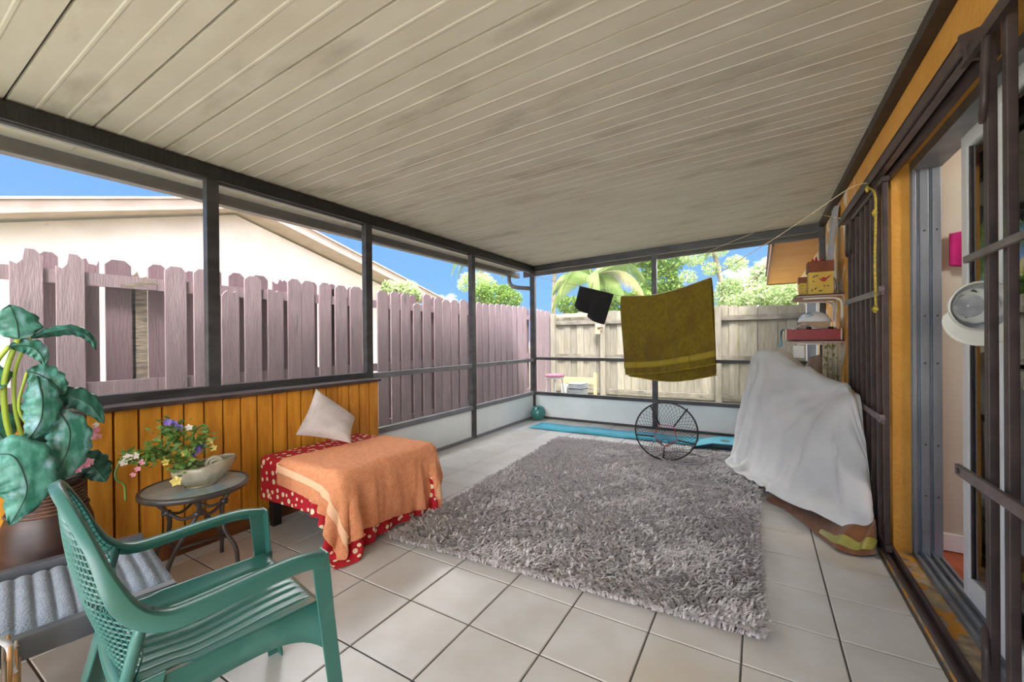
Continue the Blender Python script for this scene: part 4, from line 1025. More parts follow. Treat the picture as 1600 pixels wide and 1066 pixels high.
def dots(name, base, dot, scale):
    m = bpy.data.materials.new(name); m.use_nodes = True; MATS[name] = m; n, l = m.node_tree.nodes, m.node_tree.links
    b = n['Principled BSDF']; b.inputs['Roughness'].default_value = 0.85
    uv = n.new('ShaderNodeTexCoord'); vo = n.new('ShaderNodeTexVoronoi'); vo.inputs['Scale'].default_value = scale; vo.inputs['Randomness'].default_value = 0.75; vo.voronoi_dimensions = '2D'
    l.new(uv.outputs['UV'], vo.inputs['Vector'])
    sz = n.new('ShaderNodeSeparateColor'); l.new(vo.outputs['Color'], sz.inputs[0])
    mr = n.new('ShaderNodeMapRange'); mr.inputs[3].default_value = 0.13; mr.inputs[4].default_value = 0.30; l.new(sz.outputs[0], mr.inputs[0])
    lt = n.new('ShaderNodeMath'); lt.operation = 'LESS_THAN'; l.new(vo.outputs['Distance'], lt.inputs[0]); l.new(mr.outputs[0], lt.inputs[1])
    mx = n.new('ShaderNodeMix'); mx.data_type = 'RGBA'; mx.inputs[6].default_value = lin(base); mx.inputs[7].default_value = lin(dot)
    l.new(lt.outputs[0], mx.inputs['Factor']); l.new(mx.outputs[2], b.inputs['Base Color'])
dots('red_dots', '#b81426', '#f2e3c0', 1.0)
def grid_uv(o, shape, su, sv):
    me = o.data; uvl = me.uv_layers.new(name='UVMap'); ny_, nx_ = shape
    for lp in me.loops:
        i, j = divmod(lp.vertex_index, nx_); uvl.data[lp.index].uv = (j/(nx_-1)*su, i/(ny_-1)*sv)
def merge_hits(*hs):
    h = hs[0]
    for q in hs[1:]: h = h | q
    return h
def col_bench(P, r=0.03, off=0.010):
    P, h1 = col_box(P, (bx0-off, by0-off, -0.2), (bx1+off, by1+off, bz+off), r)
    z = P[..., 2] < 0.006; P = P.copy(); P[..., 2] = np.maximum(P[..., 2], 0.006)
    P[..., 0] = np.maximum(P[..., 0], -1.412)
    return P, merge_hits(h1, z)
def flat(cx, cy, w, d, rot, z, nx, ny):
    a = np.linspace(-w/2, w/2, nx); b = np.linspace(-d/2, d/2, ny); A, Bv = np.meshgrid(a, b); c, s = math.cos(rot), math.sin(rot)
    rs = np.random.default_rng(int(1000*w)); 
    return np.stack([cx+c*A-s*Bv, cy+s*A+c*Bv, np.full_like(A, z)+rs.normal(size=A.shape)*0.002], -1)
RC = flat(-0.830, 0.125, 1.13, 1.20, math.radians(1), bz+0.02, 64, 68)
RC = drape(RC, lambda P: col_bench(P), steps=150, iters=10)
rc_ = MB().grid(RC).build('tablecloth', 'red_dots', smooth=True, origin=(-0.98, 0.13, bz), solid=0.002, subsurf=1)
grid_uv(rc_, RC.shape[:2], 21, 22)
tag(rc_, 'red cloth with cream polka dots draped over the low bench', 'tablecloth')
mat('orange_towel', '#efa57a', 0.95, '#e89767', 40, 3, bump=0.6, bscale=180); mat('orange_band', '#f2c29a', 0.8)
def col_towel(P):
    P, h = col_box(P, (bx0-0.011, by0-0.026, -0.2), (bx1+0.030, by1+0.026, bz+0.020), 0.04)
    P[..., 2] = np.maximum(P[..., 2], 0.02); P[..., 0] = np.maximum(P[..., 0], -1.40)
    # stay outside the cloth below
    return P, h
OT = flat(-0.715, 0.105, 0.84, 1.06, math.radians(-5), bz+0.05, 58, 72)
OT = drape(OT, col_towel, steps=150, iters=10, bend=0.5)
def normals(G):
    n_ = np.cross(np.gradient(G, axis=1), np.gradient(G, axis=0)); n_ /= np.linalg.norm(n_, axis=-1, keepdims=True)+1e-9
    return n_*np.where((n_*(G-np.array([-1.0, 0.13, 0.2]))).sum(-1, keepdims=True) < 0, -1, 1)
RN = normals(RC).reshape(-1, 3); RV = RC.reshape(-1, 3)
for it in range(3):
    F_ = OT.reshape(-1, 3)
    for a_ in range(0, len(F_), 600):
        d_ = ((F_[a_:a_+600, None]-RV[None])**2).sum(-1); k_ = d_.argmin(1); near = np.sqrt(d_.min(1)) < 0.05
        h_ = ((F_[a_:a_+600]-RV[k_])*RN[k_]).sum(1); push = np.where(near & (h_ < 0.013), 0.013-h_, 0)
        F_[a_:a_+600] += RN[k_]*push[:, None]
    OT = F_.reshape(OT.shape)
    Sm = OT.copy(); Sm[1:-1, 1:-1] = 0.5*OT[1:-1, 1:-1]+0.125*(OT[2:, 1:-1]+OT[:-2, 1:-1]+OT[1:-1, 2:]+OT[1:-1, :-2]); OT = Sm
hang = 1-smoothstep(bz-0.16, bz-0.01, OT[..., 2])
ON = normals(OT); ff = np.sin(OT[..., 1]*62+3*np.sin(OT[..., 1]*17))*0.6+np.sin(OT[..., 1]*37+1.3+OT[..., 2]*6)
tp = 1-hang; fl2 = np.sin(OT[..., 0]*48+OT[..., 1]*21)*np.sin(OT[..., 1]*33-OT[..., 0]*14)
OT = OT + ON*(np.maximum(ff+0.9, 0)*0.0065*hang + np.maximum(fl2, 0)*0.004*tp)[..., None]
OT[..., 2] = np.maximum(OT[..., 2], 0.015)
ot = MB().grid(OT).build('towel', 'orange_towel', smooth=True, origin=(-0.7, 0.15, bz), solid=0.006, subsurf=1)
tag(ot, 'orange bath towel spread over the red polka dot cloth', 'towel')
for r0, r1 in ((5, 9), (63, 67)):
    G = OT[r0:r1].copy(); nn_ = np.cross(np.gradient(G, axis=1), np.gradient(G, axis=0)); nn_ /= np.linalg.norm(nn_, axis=-1, keepdims=True)+1e-9
    G += np.where(nn_[..., 2:3] < 0, -1, 1)*nn_*0.0 
    sgn = np.sign((nn_*(G-np.array([-1.0, 0.13, 0.2]))).sum(-1, keepdims=True)); G += nn_*sgn*0.0048
    MB().grid(G).build('woven_band', 'orange_band', ot, smooth=True, solid=0.001, subsurf=1)
# pillow leaning on the planks
mat('pillow_grey', '#b8aea8', 0.95, '#aba19b', 12, bump=0.25, bscale=90, sheen=0.3)
TP, LP, BP = onx(492, 612, -1.345), onx(460, 684, -1.33), onz(546, 697, 0.472)
RP = onx(553, 656, -1.20)
N_ = 25; G = np.zeros((N_, N_, 3)); H = np.zeros((N_, N_, 3)); nrm = np.cross(RP-LP, TP-BP); nrm /= np.linalg.norm(nrm); nrm = nrm if nrm@(CAM-TP) > 0 else -nrm
for i in range(N_):
    for j in range(N_):
        a, b = i/(N_-1), j/(N_-1)
        p = (1-a)*(1-b)*TP + a*(1-b)*LP + (1-a)*b*RP + a*b*BP
        u, v = 2*a-1, 2*b-1
        c = (TP+LP+RP+BP)/4; pin = 0.07*(1-abs(u)**2)*(abs(v)**3)+0.07*(1-abs(v)**2)*(abs(u)**3)
        p = p+(c-p)*pin
        th = 0.062*(max(0, (1-u**4)*(1-v**4)))**0.55
        wr_ = 0.004*math.sin(9*u+5*v)*math.sin(7*v-3*u)
        G[i, j] = p+nrm*(0.02+th+wr_*(1-abs(u)))+np.array([0.01, 0, 0.012]); H[i, j] = p+nrm*(0.02-th*0.55)+np.array([0.01, 0, 0.012])
m = MB(); m.grid(G); m.grid(H, True); po = m.build('pillow', 'pillow_grey', smooth=True, origin=(BP+LP)/2)
tag(po, 'grey square pillow leaning against the orange planks on the bench', 'pillow')

# ================================================================== RUG
mat('rug_back', '#6b6461', 0.95)
mat('rug_pile', '#e3dedd', 0.85, '#c3bcbb', 60, 3, lo=0.35, hi=0.65, col3='#f0eceb', scale3=45, lo3=0.48, hi3=0.7, transl=0.25)
RA, RB_, RCn, RD = np.array([-0.515, 0.025]), np.array([1.395, 0.155]), np.array([1.36, 2.96]), np.array([-0.68, 2.80])
rug = thing('shag_rug', 'large grey shaggy rug lying on the tile floor', 'rug', (0.4, 1.5, 0))
def rp(a, b): return (1-a)*(1-b)*RA+a*(1-b)*RB_+a*b*RCn+(1-a)*b*RD
m = MB(); n_ = 14; ring = [rp(a, 0.008) for a in np.linspace(0.010, .990, n_)]+[rp(.990, b) for b in np.linspace(0.008, .992, n_)[1:]]+[rp(a, .992) for a in np.linspace(.990, 0.010, n_)[1:]]+[rp(0.010, b) for b in np.linspace(.992, 0.008, n_)[1:-1]]
k_ = len(ring); m.add([(p[0], p[1], 0.001) for p in ring]+[(p[0], p[1], 0.014) for p in ring], [tuple(range(k_, 2*k_))]+[(i, (i+1) % k_, (i+1) % k_+k_, i+k_) for i in range(k_)])
m.build('backing', 'rug_back', rug)
rg = np.random.default_rng(8); NS = 56000
a = rg.random(NS); b = rg.random(NS)**1.12
base = (1-a)[:, None]*(1-b)[:, None]*RA+a[:, None]*(1-b)[:, None]*RB_+a[:, None]*b[:, None]*RCn+(1-a)[:, None]*b[:, None]*RD
def field(x, y):
    return 1.3*np.sin(2.1*x+1.3*y)+1.1*np.sin(-1.7*x+3.1*y+1)+0.9*np.sin(5.2*x-4.1*y)+0.7*np.sin(9.7*x+8.3*y+2)+0.6*np.sin(-17*x+13*y)
ang = field(base[:, 0]*2.6, base[:, 1]*2.6)*0.38-0.9+rg.normal(size=NS)*0.95
clump = 0.5+0.5*np.sin(13*base[:, 0]+3*np.sin(7*base[:, 1]))*np.sin(15*base[:, 1]+2*np.sin(9*base[:, 0]))
Ls = (0.048+0.022*clump)*(0.75+0.5*rg.random(NS)); lean = 0.30+0.45*rg.random(NS)+0.15*clump
d = np.stack([np.cos(ang), np.sin(ang)], 1); s2 = np.stack([-d[:, 1], d[:, 0]], 1)
w = 0.0054*(0.8+0.6*rg.random(NS))
z0 = np.full(NS, 0.012); p0 = np.concatenate([base, z0[:, None]], 1)
h1 = Ls*0.55; p1 = p0+np.concatenate([d*(h1*lean*0.6)[:, None], (h1*np.sqrt(np.maximum(0.05, 1-(lean*0.6)**2)))[:, None]], 1)
p2 = p1+np.concatenate([d*(Ls*0.55*np.minimum(lean*1.05, 0.97))[:, None], (Ls*0.5*(0.72-lean*0.72))[:, None]], 1)
sw = np.concatenate([s2*w[:, None], np.zeros((NS, 1))], 1)
V = np.stack([p0-sw*0.8, p0+sw*0.8, p1+sw, p1-sw, p2], 1).reshape(-1, 3)
V[:, 2] = np.maximum(V[:, 2], 0.006)
me = bpy.data.meshes.new('pile'); q = np.arange(NS)*5
lv = np.stack([q, q+1, q+2, q+3, q+3, q+2, q+4], 1).ravel(); ls = np.stack([np.arange(NS)*7, np.arange(NS)*7+4], 1).ravel(); lt = np.tile([4, 3], NS)
me.vertices.add(len(V)); me.vertices.foreach_set('co', (V-np.array([0.4, 1.5, 0])).ravel())
me.loops.add(len(lv)); me.loops.foreach_set('vertex_index', lv.astype(np.int32))
me.polygons.add(len(ls)); me.polygons.foreach_set('loop_start', ls.astype(np.int32)); me.polygons.foreach_set('loop_total', lt.astype(np.int32))
me.update(calc_edges=True); me.materials.append(MATS['rug_pile'])
po = bpy.data.objects.new('pile', me); COL.objects.link(po); po.parent = rug; po['kind'] = 'stuff'

# ================================================================== CLOTHESLINE, TOWEL, SHORTS
LA, LB = np.array([-1.6, 3.9]), np.array([2.0, 1.35]); LD = (LB-LA)/np.linalg.norm(LB-LA); LN = np.array([LD[1], -LD[0]])
if LN@(CAM[:2]-LA) < 0: LN = -LN
LN3 = np.array([LN[0], LN[1], 0.0])
def line_at(u, v):
    d = ray(u, v); n = np.array([-LD[1], LD[0]]); t = (LA-CAM[:2])@n/(d[:2]@n); return CAM+t*d
mat('rope', '#d9cfae', 0.85, '#c8bb92', 60); mat('rope_yellow', '#d4b13a', 0.8, '#8f8a2e', 90)
cp = [np.array([-1.578, 3.885, 2.16])]+[line_at(u, v) for u, v in ((868, 440), (905, 447), (932, 454), (957, 460), (970, 462), (1018, 461), (1065, 449), (1113, 432), (1160, 404), (1210, 373), (1270, 333), (1330, 293))]+[np.array([1.952, 1.375, 2.075])]
m = MB(); m.tube(catmull(cp, 5), 0.0028, 6)
cl_ = tag(m.build('clothesline', 'rope', smooth=True, origin=cp[6]), 'thin pale clothesline stretched from the corner post to the iron gate', 'rope')
m = MB(); m.tube(catmull([ony(1040, 425, 3.5), ony(1117, 389, 3.2), ony(1182, 362, 2.9), ony(1246, 334, 2.6), np.array([1.94, 2.265, 2.085])], 5), 0.0022, 5)
m.v[0]
tag(m.build('cord', 'rope', smooth=True, origin=(1.6, 2.9, 2.0)), 'second thin white cord running up to the iron gate track', 'rope')
mat('olive_towel', '#7a6706', 0.95, '#6a5705', 30, 3, bump=0.5, bscale=170, col3='#5f4506', scale3=3.0, lo3=0.5, hi3=0.7); mat('olive_band', '#94811a', 0.8)
ht = thing('hanging_towel', 'olive green bath towel folded over the clothesline', 'towel', line_at(1040, 457))
top = [line_at(u, v) for u, v in ((969.6, 462.5), (994, 462.5), (1018, 461.6), (1042, 457), (1065, 450), (1090, 441), (1112.5, 432.6))]
topc = np.array(catmull(top, 6))
def edge(pxs, n):
    c = np.array(catmull([line_at(u, v) for u, v in pxs], 8)); return c[np.linspace(0, len(c)-1, n).round().astype(int)]
n_t = len(topc); rows = 26
def sheet_layer(bot, off, ph, amp):
    G = np.zeros((rows, n_t, 3))
    for i in range(rows):
        t = i/(rows-1)
        for j in range(n_t):
            s = j/(n_t-1)
            fold = amp*t*(math.sin(s*22+ph)*0.6+math.sin(s*9+ph*2+2*t)+0.8*math.sin(s*36-3*t+ph))*(0.4+0.6*math.sin(math.pi*s)) + 0.012*t*math.sin(3*s+ph)
            G[i, j] = topc[j]*(1-t)+bot[j]*t + LN3*(off*min(1, t*6)+fold)
    return G
botf = edge([(979.5, 585.5), (1030, 583), (1075, 577), (1120.5, 568.5)], n_t); botb = edge([(981, 587.5), (1037.6, 596), (1075, 594), (1116.5, 586.5)], n_t)
GF = sheet_layer(botf, 0.018, 0.4, 0.013); GBk = sheet_layer(botb, -0.014, 2.1, 0.008)
MB().grid(GF).build('front_layer', 'olive_towel', ht, smooth=True, solid=0.006, subsurf=1)
MB().grid(GBk).build('back_layer', 'olive_towel', ht, smooth=True, solid=0.006, subsurf=1)
G = np.zeros((4, n_t, 3))
for k in range(4):
    tt = 0.845+0.075*k/3
    for j in range(n_t): G[k, j] = GF[:, j][int(tt*(rows-1))]*(1-(tt*(rows-1) % 1))+GF[:, j][min(rows-1, int(tt*(rows-1))+1)]*(tt*(rows-1) % 1)+LN3*0.0045
MB().grid(G).build('woven_band', 'olive_band', ht, smooth=True, solid=0.001)
for GG, nm in ((GF, 1), (GBk, 2)):
    m = MB(); m.tube([p for p in GG[-1]], 0.0045, 6); m.build('hem', 'olive_band', ht, smooth=True)
mat('black_fabric', '#090a0c', 0.9, '#101215', 20)
sh = MB()
for tl, tr, bl, br in (((905.6, 447), (935, 454), (899, 477.5), (918, 490)), ((927, 452), (959, 460), (918.5, 494), (943, 507))):
    A_, B_, C_, D_ = [line_at(*q) for q in (tl, tr, bl, br)]; G = np.zeros((11, 21, 3))
    for i in range(11):
        t = i/10; l_ = A_*(1-t)+C_*t; r_ = B_*(1-t)+D_*t; c_ = (l_+r_)/2; h_ = (r_-l_)/2
        for j in range(21):
            a = 2*math.pi*j/20; G[i, j] = c_+h_*math.cos(a)+LN3*(0.012+0.040*t)*math.sin(a)*(1+0.18*math.sin(3*a+4*t))
    sh.grid(G)
tag(sh.build('shorts', 'black_fabric', smooth=True, origin=line_at(930, 454), solid=0.003), 'pair of black shorts hanging on the clothesline left of the olive towel', 'shorts')

# ================================================================== FAR FLOOR: ball, mat, step, chipping net
mat('ball_teal', '#3f7f78', 0.18, '#35706a', 5, spec=0.6); mat('hole_dark', '#0c1413', 0.9); mat('mat_aqua', '#4fb9cf', 0.7, '#45aec4', 6); mat('navy_edge', '#123346', 0.6)
bc = np.array([-1.452, 3.785, 0.108])
bl_ = thing('bowling_ball', 'teal bowling ball in the far left corner of the porch', 'ball', (bc[0], bc[1], 0))
m = MB(); m.lathe([(0.108*math.sin(a)+1e-4, -0.108*math.cos(a)) for a in np.linspace(0, math.pi, 25)], bc, 36); m.build('shell', 'ball_teal', bl_, smooth=True)
vdir = CAM-bc; vdir /= np.linalg.norm(vdir); vr = np.cross(vdir, (0, 0, 1.0)); vr /= np.linalg.norm(vr); vu = np.cross(vr, vdir)
for a, b in ((-0.10, 0.72), (0.12, 0.74), (0.06, 0.56)):
    d = vdir*math.sqrt(1-a*a-b*b)-vr*a+vu*b
    m = MB(); m.tube([bc+d*0.100, bc+d*0.1085], 0.011, 12); m.build('finger_hole', 'hole_dark', bl_)
m = MB(); c4 = [onz(826, 668.5, .008), onz(846, 661, .008), (1.16, 3.66, .008), (1.16, 3.26, .008)]
nn = 24; G = np.array([[np.array(c4[0])*(1-k/nn)+np.array(c4[3])*k/nn+np.array([0, 0, .004*math.sin(k)]) for k in range(nn+1)], [np.array(c4[1])*(1-k/nn)+np.array(c4[2])*k/nn+np.array([0, 0, .004*math.sin(k)]) for k in range(nn+1)]])
tag(MB().grid(G).build('exercise_mat', 'mat_aqua', smooth=True, origin=(0, 3.4, 0), solid=0.006, solid_off=1), 'long aqua exercise mat unrolled in front of the far kick panels', 'mat')
sp_ = thing('exercise_step', 'low aqua exercise step with navy sides at the right end of the mat', 'step', (1.2, 3.42, 0))
ZS = 0.065
poly = [onz(u, v, ZS)[:2] for u, v in ((1080, 698), (1112, 693), (1143, 695.5))]+[(1.50, 3.28), (1.50, 3.80)]+[onz(u, v, ZS)[:2] for u, v in ((1145, 682.5), (1118, 681.5), (1091, 686.5))]
m = MB(); m.prism([tuple(p) for p in poly], 2, 0.018, ZS-0.004); fix_normals(m.build('base', 'navy_edge', sp_, bevel=0.004))
cpo = np.mean(poly, axis=0); m = MB(); m.prism([tuple(cpo+(np.array(p)-cpo)*0.93) for p in poly], 2, ZS-0.004, ZS+0.002); fix_normals(m.build('top_pad', 'mat_aqua', sp_))
hc = onz(1133, 689.5, ZS); m = MB(); m.lathe([(0.001, 0), (0.05, 0), (0.052, 0.0015), (0.001, 0.0016)], (hc[0], hc[1], ZS+0.002), 20); m.build('hand_hole', 'navy_edge', sp_)

mat('net_black', '#161616', 0.5); mat('net_red', '#b03040', 0.6); mat('net_string', '#22201f', 0.8); mat('hoop_grey', '#85858a', 0.5)
nb = onz(1036, 718.5, 0.045); awa = np.array([nb[0]-CAM[0], nb[1]-CAM[1], 0]); awa /= np.linalg.norm(awa); sd_ = np.array([awa[1], -awa[0], 0])
tilt = math.radians(27); upn = np.array([0, 0, math.cos(tilt)])+awa*math.sin(tilt); upn = upn+sd_*0.10; upn /= np.linalg.norm(upn); sd_ = sd_-upn*(sd_@upn); sd_ /= np.linalg.norm(sd_); bkn = np.cross(sd_, upn); bkn = bkn if bkn@awa > 0 else -bkn
RH = 0.285; ncn = nb+upn*RH
cn = thing('chipping_net', 'round black hoop chipping net standing on the shag rug', 'net', nb)
def circ(c, r, n, ph=0.0): return [c+sd_*r*math.cos(2*math.pi*k/n+ph)+upn*r*math.sin(2*math.pi*k/n+ph) for k in range(n)]
m = MB(); m.tube(circ(ncn, RH, 48), 0.0075, 8, closed=True); m.build('hoop', 'net_black', cn, smooth=True)
ic = ncn+bkn*0.10-upn*0.015; m = MB(); m.tube(circ(ic, 0.115, 5, 0.94), 0.0045, 6, closed=True); m.build('inner_ring', 'net_red', cn)
for k in range(5):
    a = 0.94+2*math.pi*k/5; p0 = ic+sd_*0.115*math.cos(a)+upn*0.115*math.sin(a); p1 = ncn+sd_*RH*math.cos(a)+upn*RH*math.sin(a)
    m = MB(); m.tube([p0, p1+(p1-p0)*(0.10 if k == 0 else 0.0)], 0.0075, 6); m.build('strut', 'net_black', cn, smooth=True)
def net(c0, r0, c1, r1, nr, ns, sag):
    G = np.zeros((nr, ns+1, 3))
    for i in range(nr):
        t = i/(nr-1); c = c0*(1-t)+c1*t; r = r0*(1-t)+r1*t
        for j in range(ns+1):
            a = 2*math.pi*(j+0.5*(i % 2))/ns; G[i, j] = c+sd_*r*math.cos(a)+upn*r*math.sin(a)+bkn*sag*math.sin(math.pi*t)
    m = MB()
    for i in range(nr-1):
        for j in range(ns):
            for q in ((i+1, j), (i+1, j-1 if i % 2 == 0 else j+1)):
                p0, p1 = G[i, j], G[q[0], q[1] % ns]; d = p1-p0; s = np.cross(d, bkn); s = s/(np.linalg.norm(s)+1e-9)*0.0014
                m.add([p0-s, p0+s, p1+s, p1-s], [(0, 1, 2, 3)])
    return m
net(ncn, RH, ic, 0.115, 9, 40, 0.03).build('outer_netting', 'net_string', cn)
net(ic, 0.112, ic+bkn*0.13-upn*0.05, 0.03, 8, 26, 0.03).build('pocket_netting', 'net_string', cn)
m = MB(); hb = nb+np.array([0.16, 0.10, 0.012]); m.tube([hb+np.array([0.21*math.cos(a), 0.21*math.sin(a), 0.004]) for a in np.linspace(0, 2*math.pi, 41)[:-1]], 0.005, 6, closed=True); m.build('stand_hoop', 'hoop_grey', cn, smooth=True)

# ================================================================== COVERED MACHINE
mat('white_sheet', '#e8e8e6', 0.9, '#dfe0df', 4, bump=0.08, bscale=60, transl=0.08)
caps = [((1.42, 2.72, 0.97), (1.55, 2.62, 0.98), 0.10), ((1.52, 2.62, 0.96), (1.88, 1.88, 0.80), 0.06), ((1.88, 1.98, 0.74), (1.90, 1.70, 0.72), 0.10),
        ((1.45, 2.60, 0.08), (1.45, 2.70, 0.95), 0.09), ((1.90, 1.72, 0.72), (1.88, 1.42, 0.22), 0.09), ((1.40, 2.5, 0.10), (1.85, 1.62, 0.12), 0.12), ((1.88, 2.0, 0.70), (1.90, 2.6, 0.76), 0.08), ((1.50, 2.6, 0.5), (1.80, 1.75, 0.42), 0.16), ((1.50, 1.80, 0.05), (1.74, 1.44, 0.09), 0.085), ((1.74, 1.44, 0.09), (1.85, 1.34, 0.10), 0.10)]
def col_machine(P):
    P = P.copy(); hit = np.zeros(P.shape[:2], bool)
    for a, b, r in caps:
        P, h = col_capsule(P, a, b, r); hit |= h
    inrug = (P[..., 0] < 1.42) & (P[..., 1] < 2.97)
    zf = np.where(inrug, 0.058, 0.012)
    h = P[..., 2] < zf; P[..., 2] = np.maximum(P[..., 2], zf); hit |= h
    P[..., 0] = np.minimum(P[..., 0], 1.930)
    return P, hit
SW = flat(1.60, 2.14, 1.66, 2.30, math.radians(26), 1.10, 64, 78)
_r = math.radians(26); _dx = (SW[..., 0]-1.60)*math.cos(_r)+(SW[..., 1]-2.14)*math.sin(_r); _dy = -(SW[..., 0]-1.60)*math.sin(_r)+(SW[..., 1]-2.14)*math.cos(_r)
_k = np.where(_dx < 0, np.interp(_dy, [-1.15, -0.75, -0.3, 0.1, 0.5, 1.15], [0.44, 0.67, 0.94, 1.14, 1.14, 0.90]), 1.0); _n = _dx*_k
SW[..., 0] = 1.60+_n*math.cos(_r)-_dy*math.sin(_r); SW[..., 1] = 2.14+_n*math.sin(_r)+_dy*math.cos(_r)
SW[..., 0] = np.minimum(SW[..., 0], 1.925)
tt = np.clip((SW[..., 1]-1.6)/1.1, 0, 1); SW[..., 2] = 0.90+0.20*tt
pin_t = [((1.345, 2.66), (1.335, 2.66, 1.045)), ((1.40, 2.63), (1.395, 2.63, 1.098)), ((1.46, 2.60), (1.455, 2.60, 1.100)), ((1.52, 2.56), (1.515, 2.56, 1.075)), ((1.72, 2.2), (1.715, 2.2, 0.985)), ((1.89, 1.86), (1.885, 1.86, 0.885)), ((1.90, 1.76), (1.905, 1.76, 0.845))]
pins = np.zeros(SW.shape[:2], bool)
tt = np.clip((SW[..., 1]-1.75)/0.9, 0, 1); SW[..., 2] = 0.86+0.24*tt
P_fix = []
for xy, tgt in pin_t:
    k_ = ((SW[..., :2]-np.array(xy))**2).sum(-1); k_[pins] = 9; ij = np.unravel_index(k_.argmin(), k_.shape); pins[ij] = True; P_fix.append((ij, tgt))
_c = col_machine
SW0 = SW.copy()
for ij, tgt in P_fix: SW[ij] = tgt
SW = drape(SW, col_machine, steps=190, iters=10, bend=0.12, g=-0.0018, pins=pins)
_gi, _gj = np.meshgrid(np.arange(SW.shape[0]), np.arange(SW.shape[1]), indexing='ij')
_n = np.cross(np.gradient(SW, axis=1), np.gradient(SW, axis=0)); _n /= np.linalg.norm(_n, axis=-1, keepdims=True)+1e-9
_n *= np.where((_n*(SW-np.array([1.75, 2.25, 0.5]))).sum(-1, keepdims=True) < 0, -1, 1)
_amp = np.zeros(SW.shape[:2])
for (ij, tgt), fr, ph in ((P_fix[1], 17, 0.3), (P_fix[5], 15, 1.1)):
    di, dj = _gi-ij[0], _gj-ij[1]; d_ = np.hypot(di, dj)*0.027; th = np.arctan2(di, dj)
    wgt = np.exp(-(np.hypot(di, dj)/46.0)**2)
    _amp += wgt*smoothstep(0.06, 0.5, d_)*(np.maximum(np.sin(th*fr+ph+0.8*np.sin(3*th)), -0.2)**1)*0.020
SW = SW+_n*np.maximum(_amp, -0.003)[..., None]
SW[..., 0] = np.minimum(SW[..., 0], 1.930); SW[..., 2] = np.maximum(SW[..., 2], np.where((SW[..., 0] < 1.42) & (SW[..., 1] < 2.97), 0.055, 0.01))
wsheet = MB().grid(SW).build('dust_sheet', 'white_sheet', smooth=True, origin=(1.65, 2.1, 0.0), solid=0.003, subsurf=1)
tag(wsheet, 'white sheet draped over a tall shape beside the orange wall', 'sheet')
# brown blanket spilling from under the sheet
mat('brown_blanket', '#8a5a34', 0.95, '#6e4426', 7, 4, bump=0.3, bscale=70, sheen=0.3); mat('satin_green', '#a9a24c', 0.45, '#8f8a3c', 10)
outer = np.array(catmull([onz(u, v, 0.0) for u, v in ((1196, 783), (1222, 796), (1252, 817), (1284, 846), (1312, 864), (1345, 873), (1374, 869), (1393, 855))], 9))
NB, NT = len(outer), 16; G = np.zeros((NB, NT, 3))
for i in range(NB):
    s_ = i/(NB-1); depth_ = 0.07+0.17*s_; zin = 0.03+0.15*float(smoothstep(0.1, 0.8, s_)); inw = np.array([0.62, 0.78, 0]) if s_ < 0.8 else np.array([0.35, 0.93, 0])
    for j in range(NT):
        t = j/(NT-1)          # 0 at the hem on the tiles, 1 under the sheet
        fold = 0.5+0.5*math.sin(s_*26+1.6*t+1.2*math.sin(s_*9)); fold2 = 0.5+0.5*math.sin(s_*47-3*t)
        z = 0.006+zin*t**0.75 + (0.045*fold+0.018*fold2)*math.sin(math.pi*min(1, t*0.85+0.10))*(0.25+0.75*s_)
        G[i, j] = outer[i]+inw*depth_*t + np.array([-0.02, -0.025, 0])*(fold-0.5)*(1-t)*(0.3+s_) + np.array([0, 0, z])
G[..., 0] = np.minimum(G[..., 0], 1.925)
bl2 = MB().grid(G).build('blanket', 'brown_blanket', smooth=True, origin=(1.7, 1.5, 0.0), solid=0.005, subsurf=1)
tag(bl2, 'brown blanket bunched on the tiles under the edge of the white sheet', 'blanket')
i0, i1 = int(NB*0.40), int(NB*0.80); S_ = G[i0:i1, 1:5].copy(); nS = np.cross(np.gradient(S_, axis=1), np.gradient(S_, axis=0)); nS /= np.linalg.norm(nS, axis=-1, keepdims=True)+1e-9; nS *= np.where(nS[..., 2:3] < 0, -1, 1); S_ += nS*0.006
MB().grid(S_).build('satin_edge', 'satin_green', bl2, smooth=True, solid=0.002, subsurf=1)

# ================================================================== SHELVES AND WHAT IS ON THEM
mat('shelf_dark', '#4b382f', 0.6, '#3a2b25', 9); mat('shelf_under', '#c9a79a', 0.8); mat('bracket_white', '#e6dfd2', 0.5)
def shelf(label, z, x0, y0, y1):
    s = thing('wall_shelf', label, 'shelf', (1.99, (y0+y1)/2, z)); B('board', 'shelf_dark', s, x0, X_R, y0, y1, z-0.012, z, bevel=0.002); B('underside', 'shelf_under', s, x0+0.004, X_R, y0+0.004, y1-0.004, z-0.022, z-0.012)
    for y in (y0+0.05, y1-0.08):
        m = MB(); m.tube(catmull([(x0+0.05, y, z-0.034), (1.90, y, z-0.034), (1.97, y, z-0.045), (1.998, y, z-0.085), (1.999, y, z-0.22)], 5), 0.0105, 6); m.build('bracket', 'bracket_white', s, smooth=True)
Z1, Z2 = 1.572, 1.168
shelf('upper brown wall shelf holding the painted bird boxes', Z1, 1.672, 2.78, 3.40); shelf('lower brown wall shelf holding the red tray', Z2, 1.625, 2.78, 3.40)
mat('box_yellow', '#d9b957', 0.7, '#cfae4a', 8); mat('box_roof', '#8a4a2a', 0.7, '#73391f', 12); mat('paint_red', '#b3202a', 0.6); mat('paint_green', '#3f4f25', 0.6)
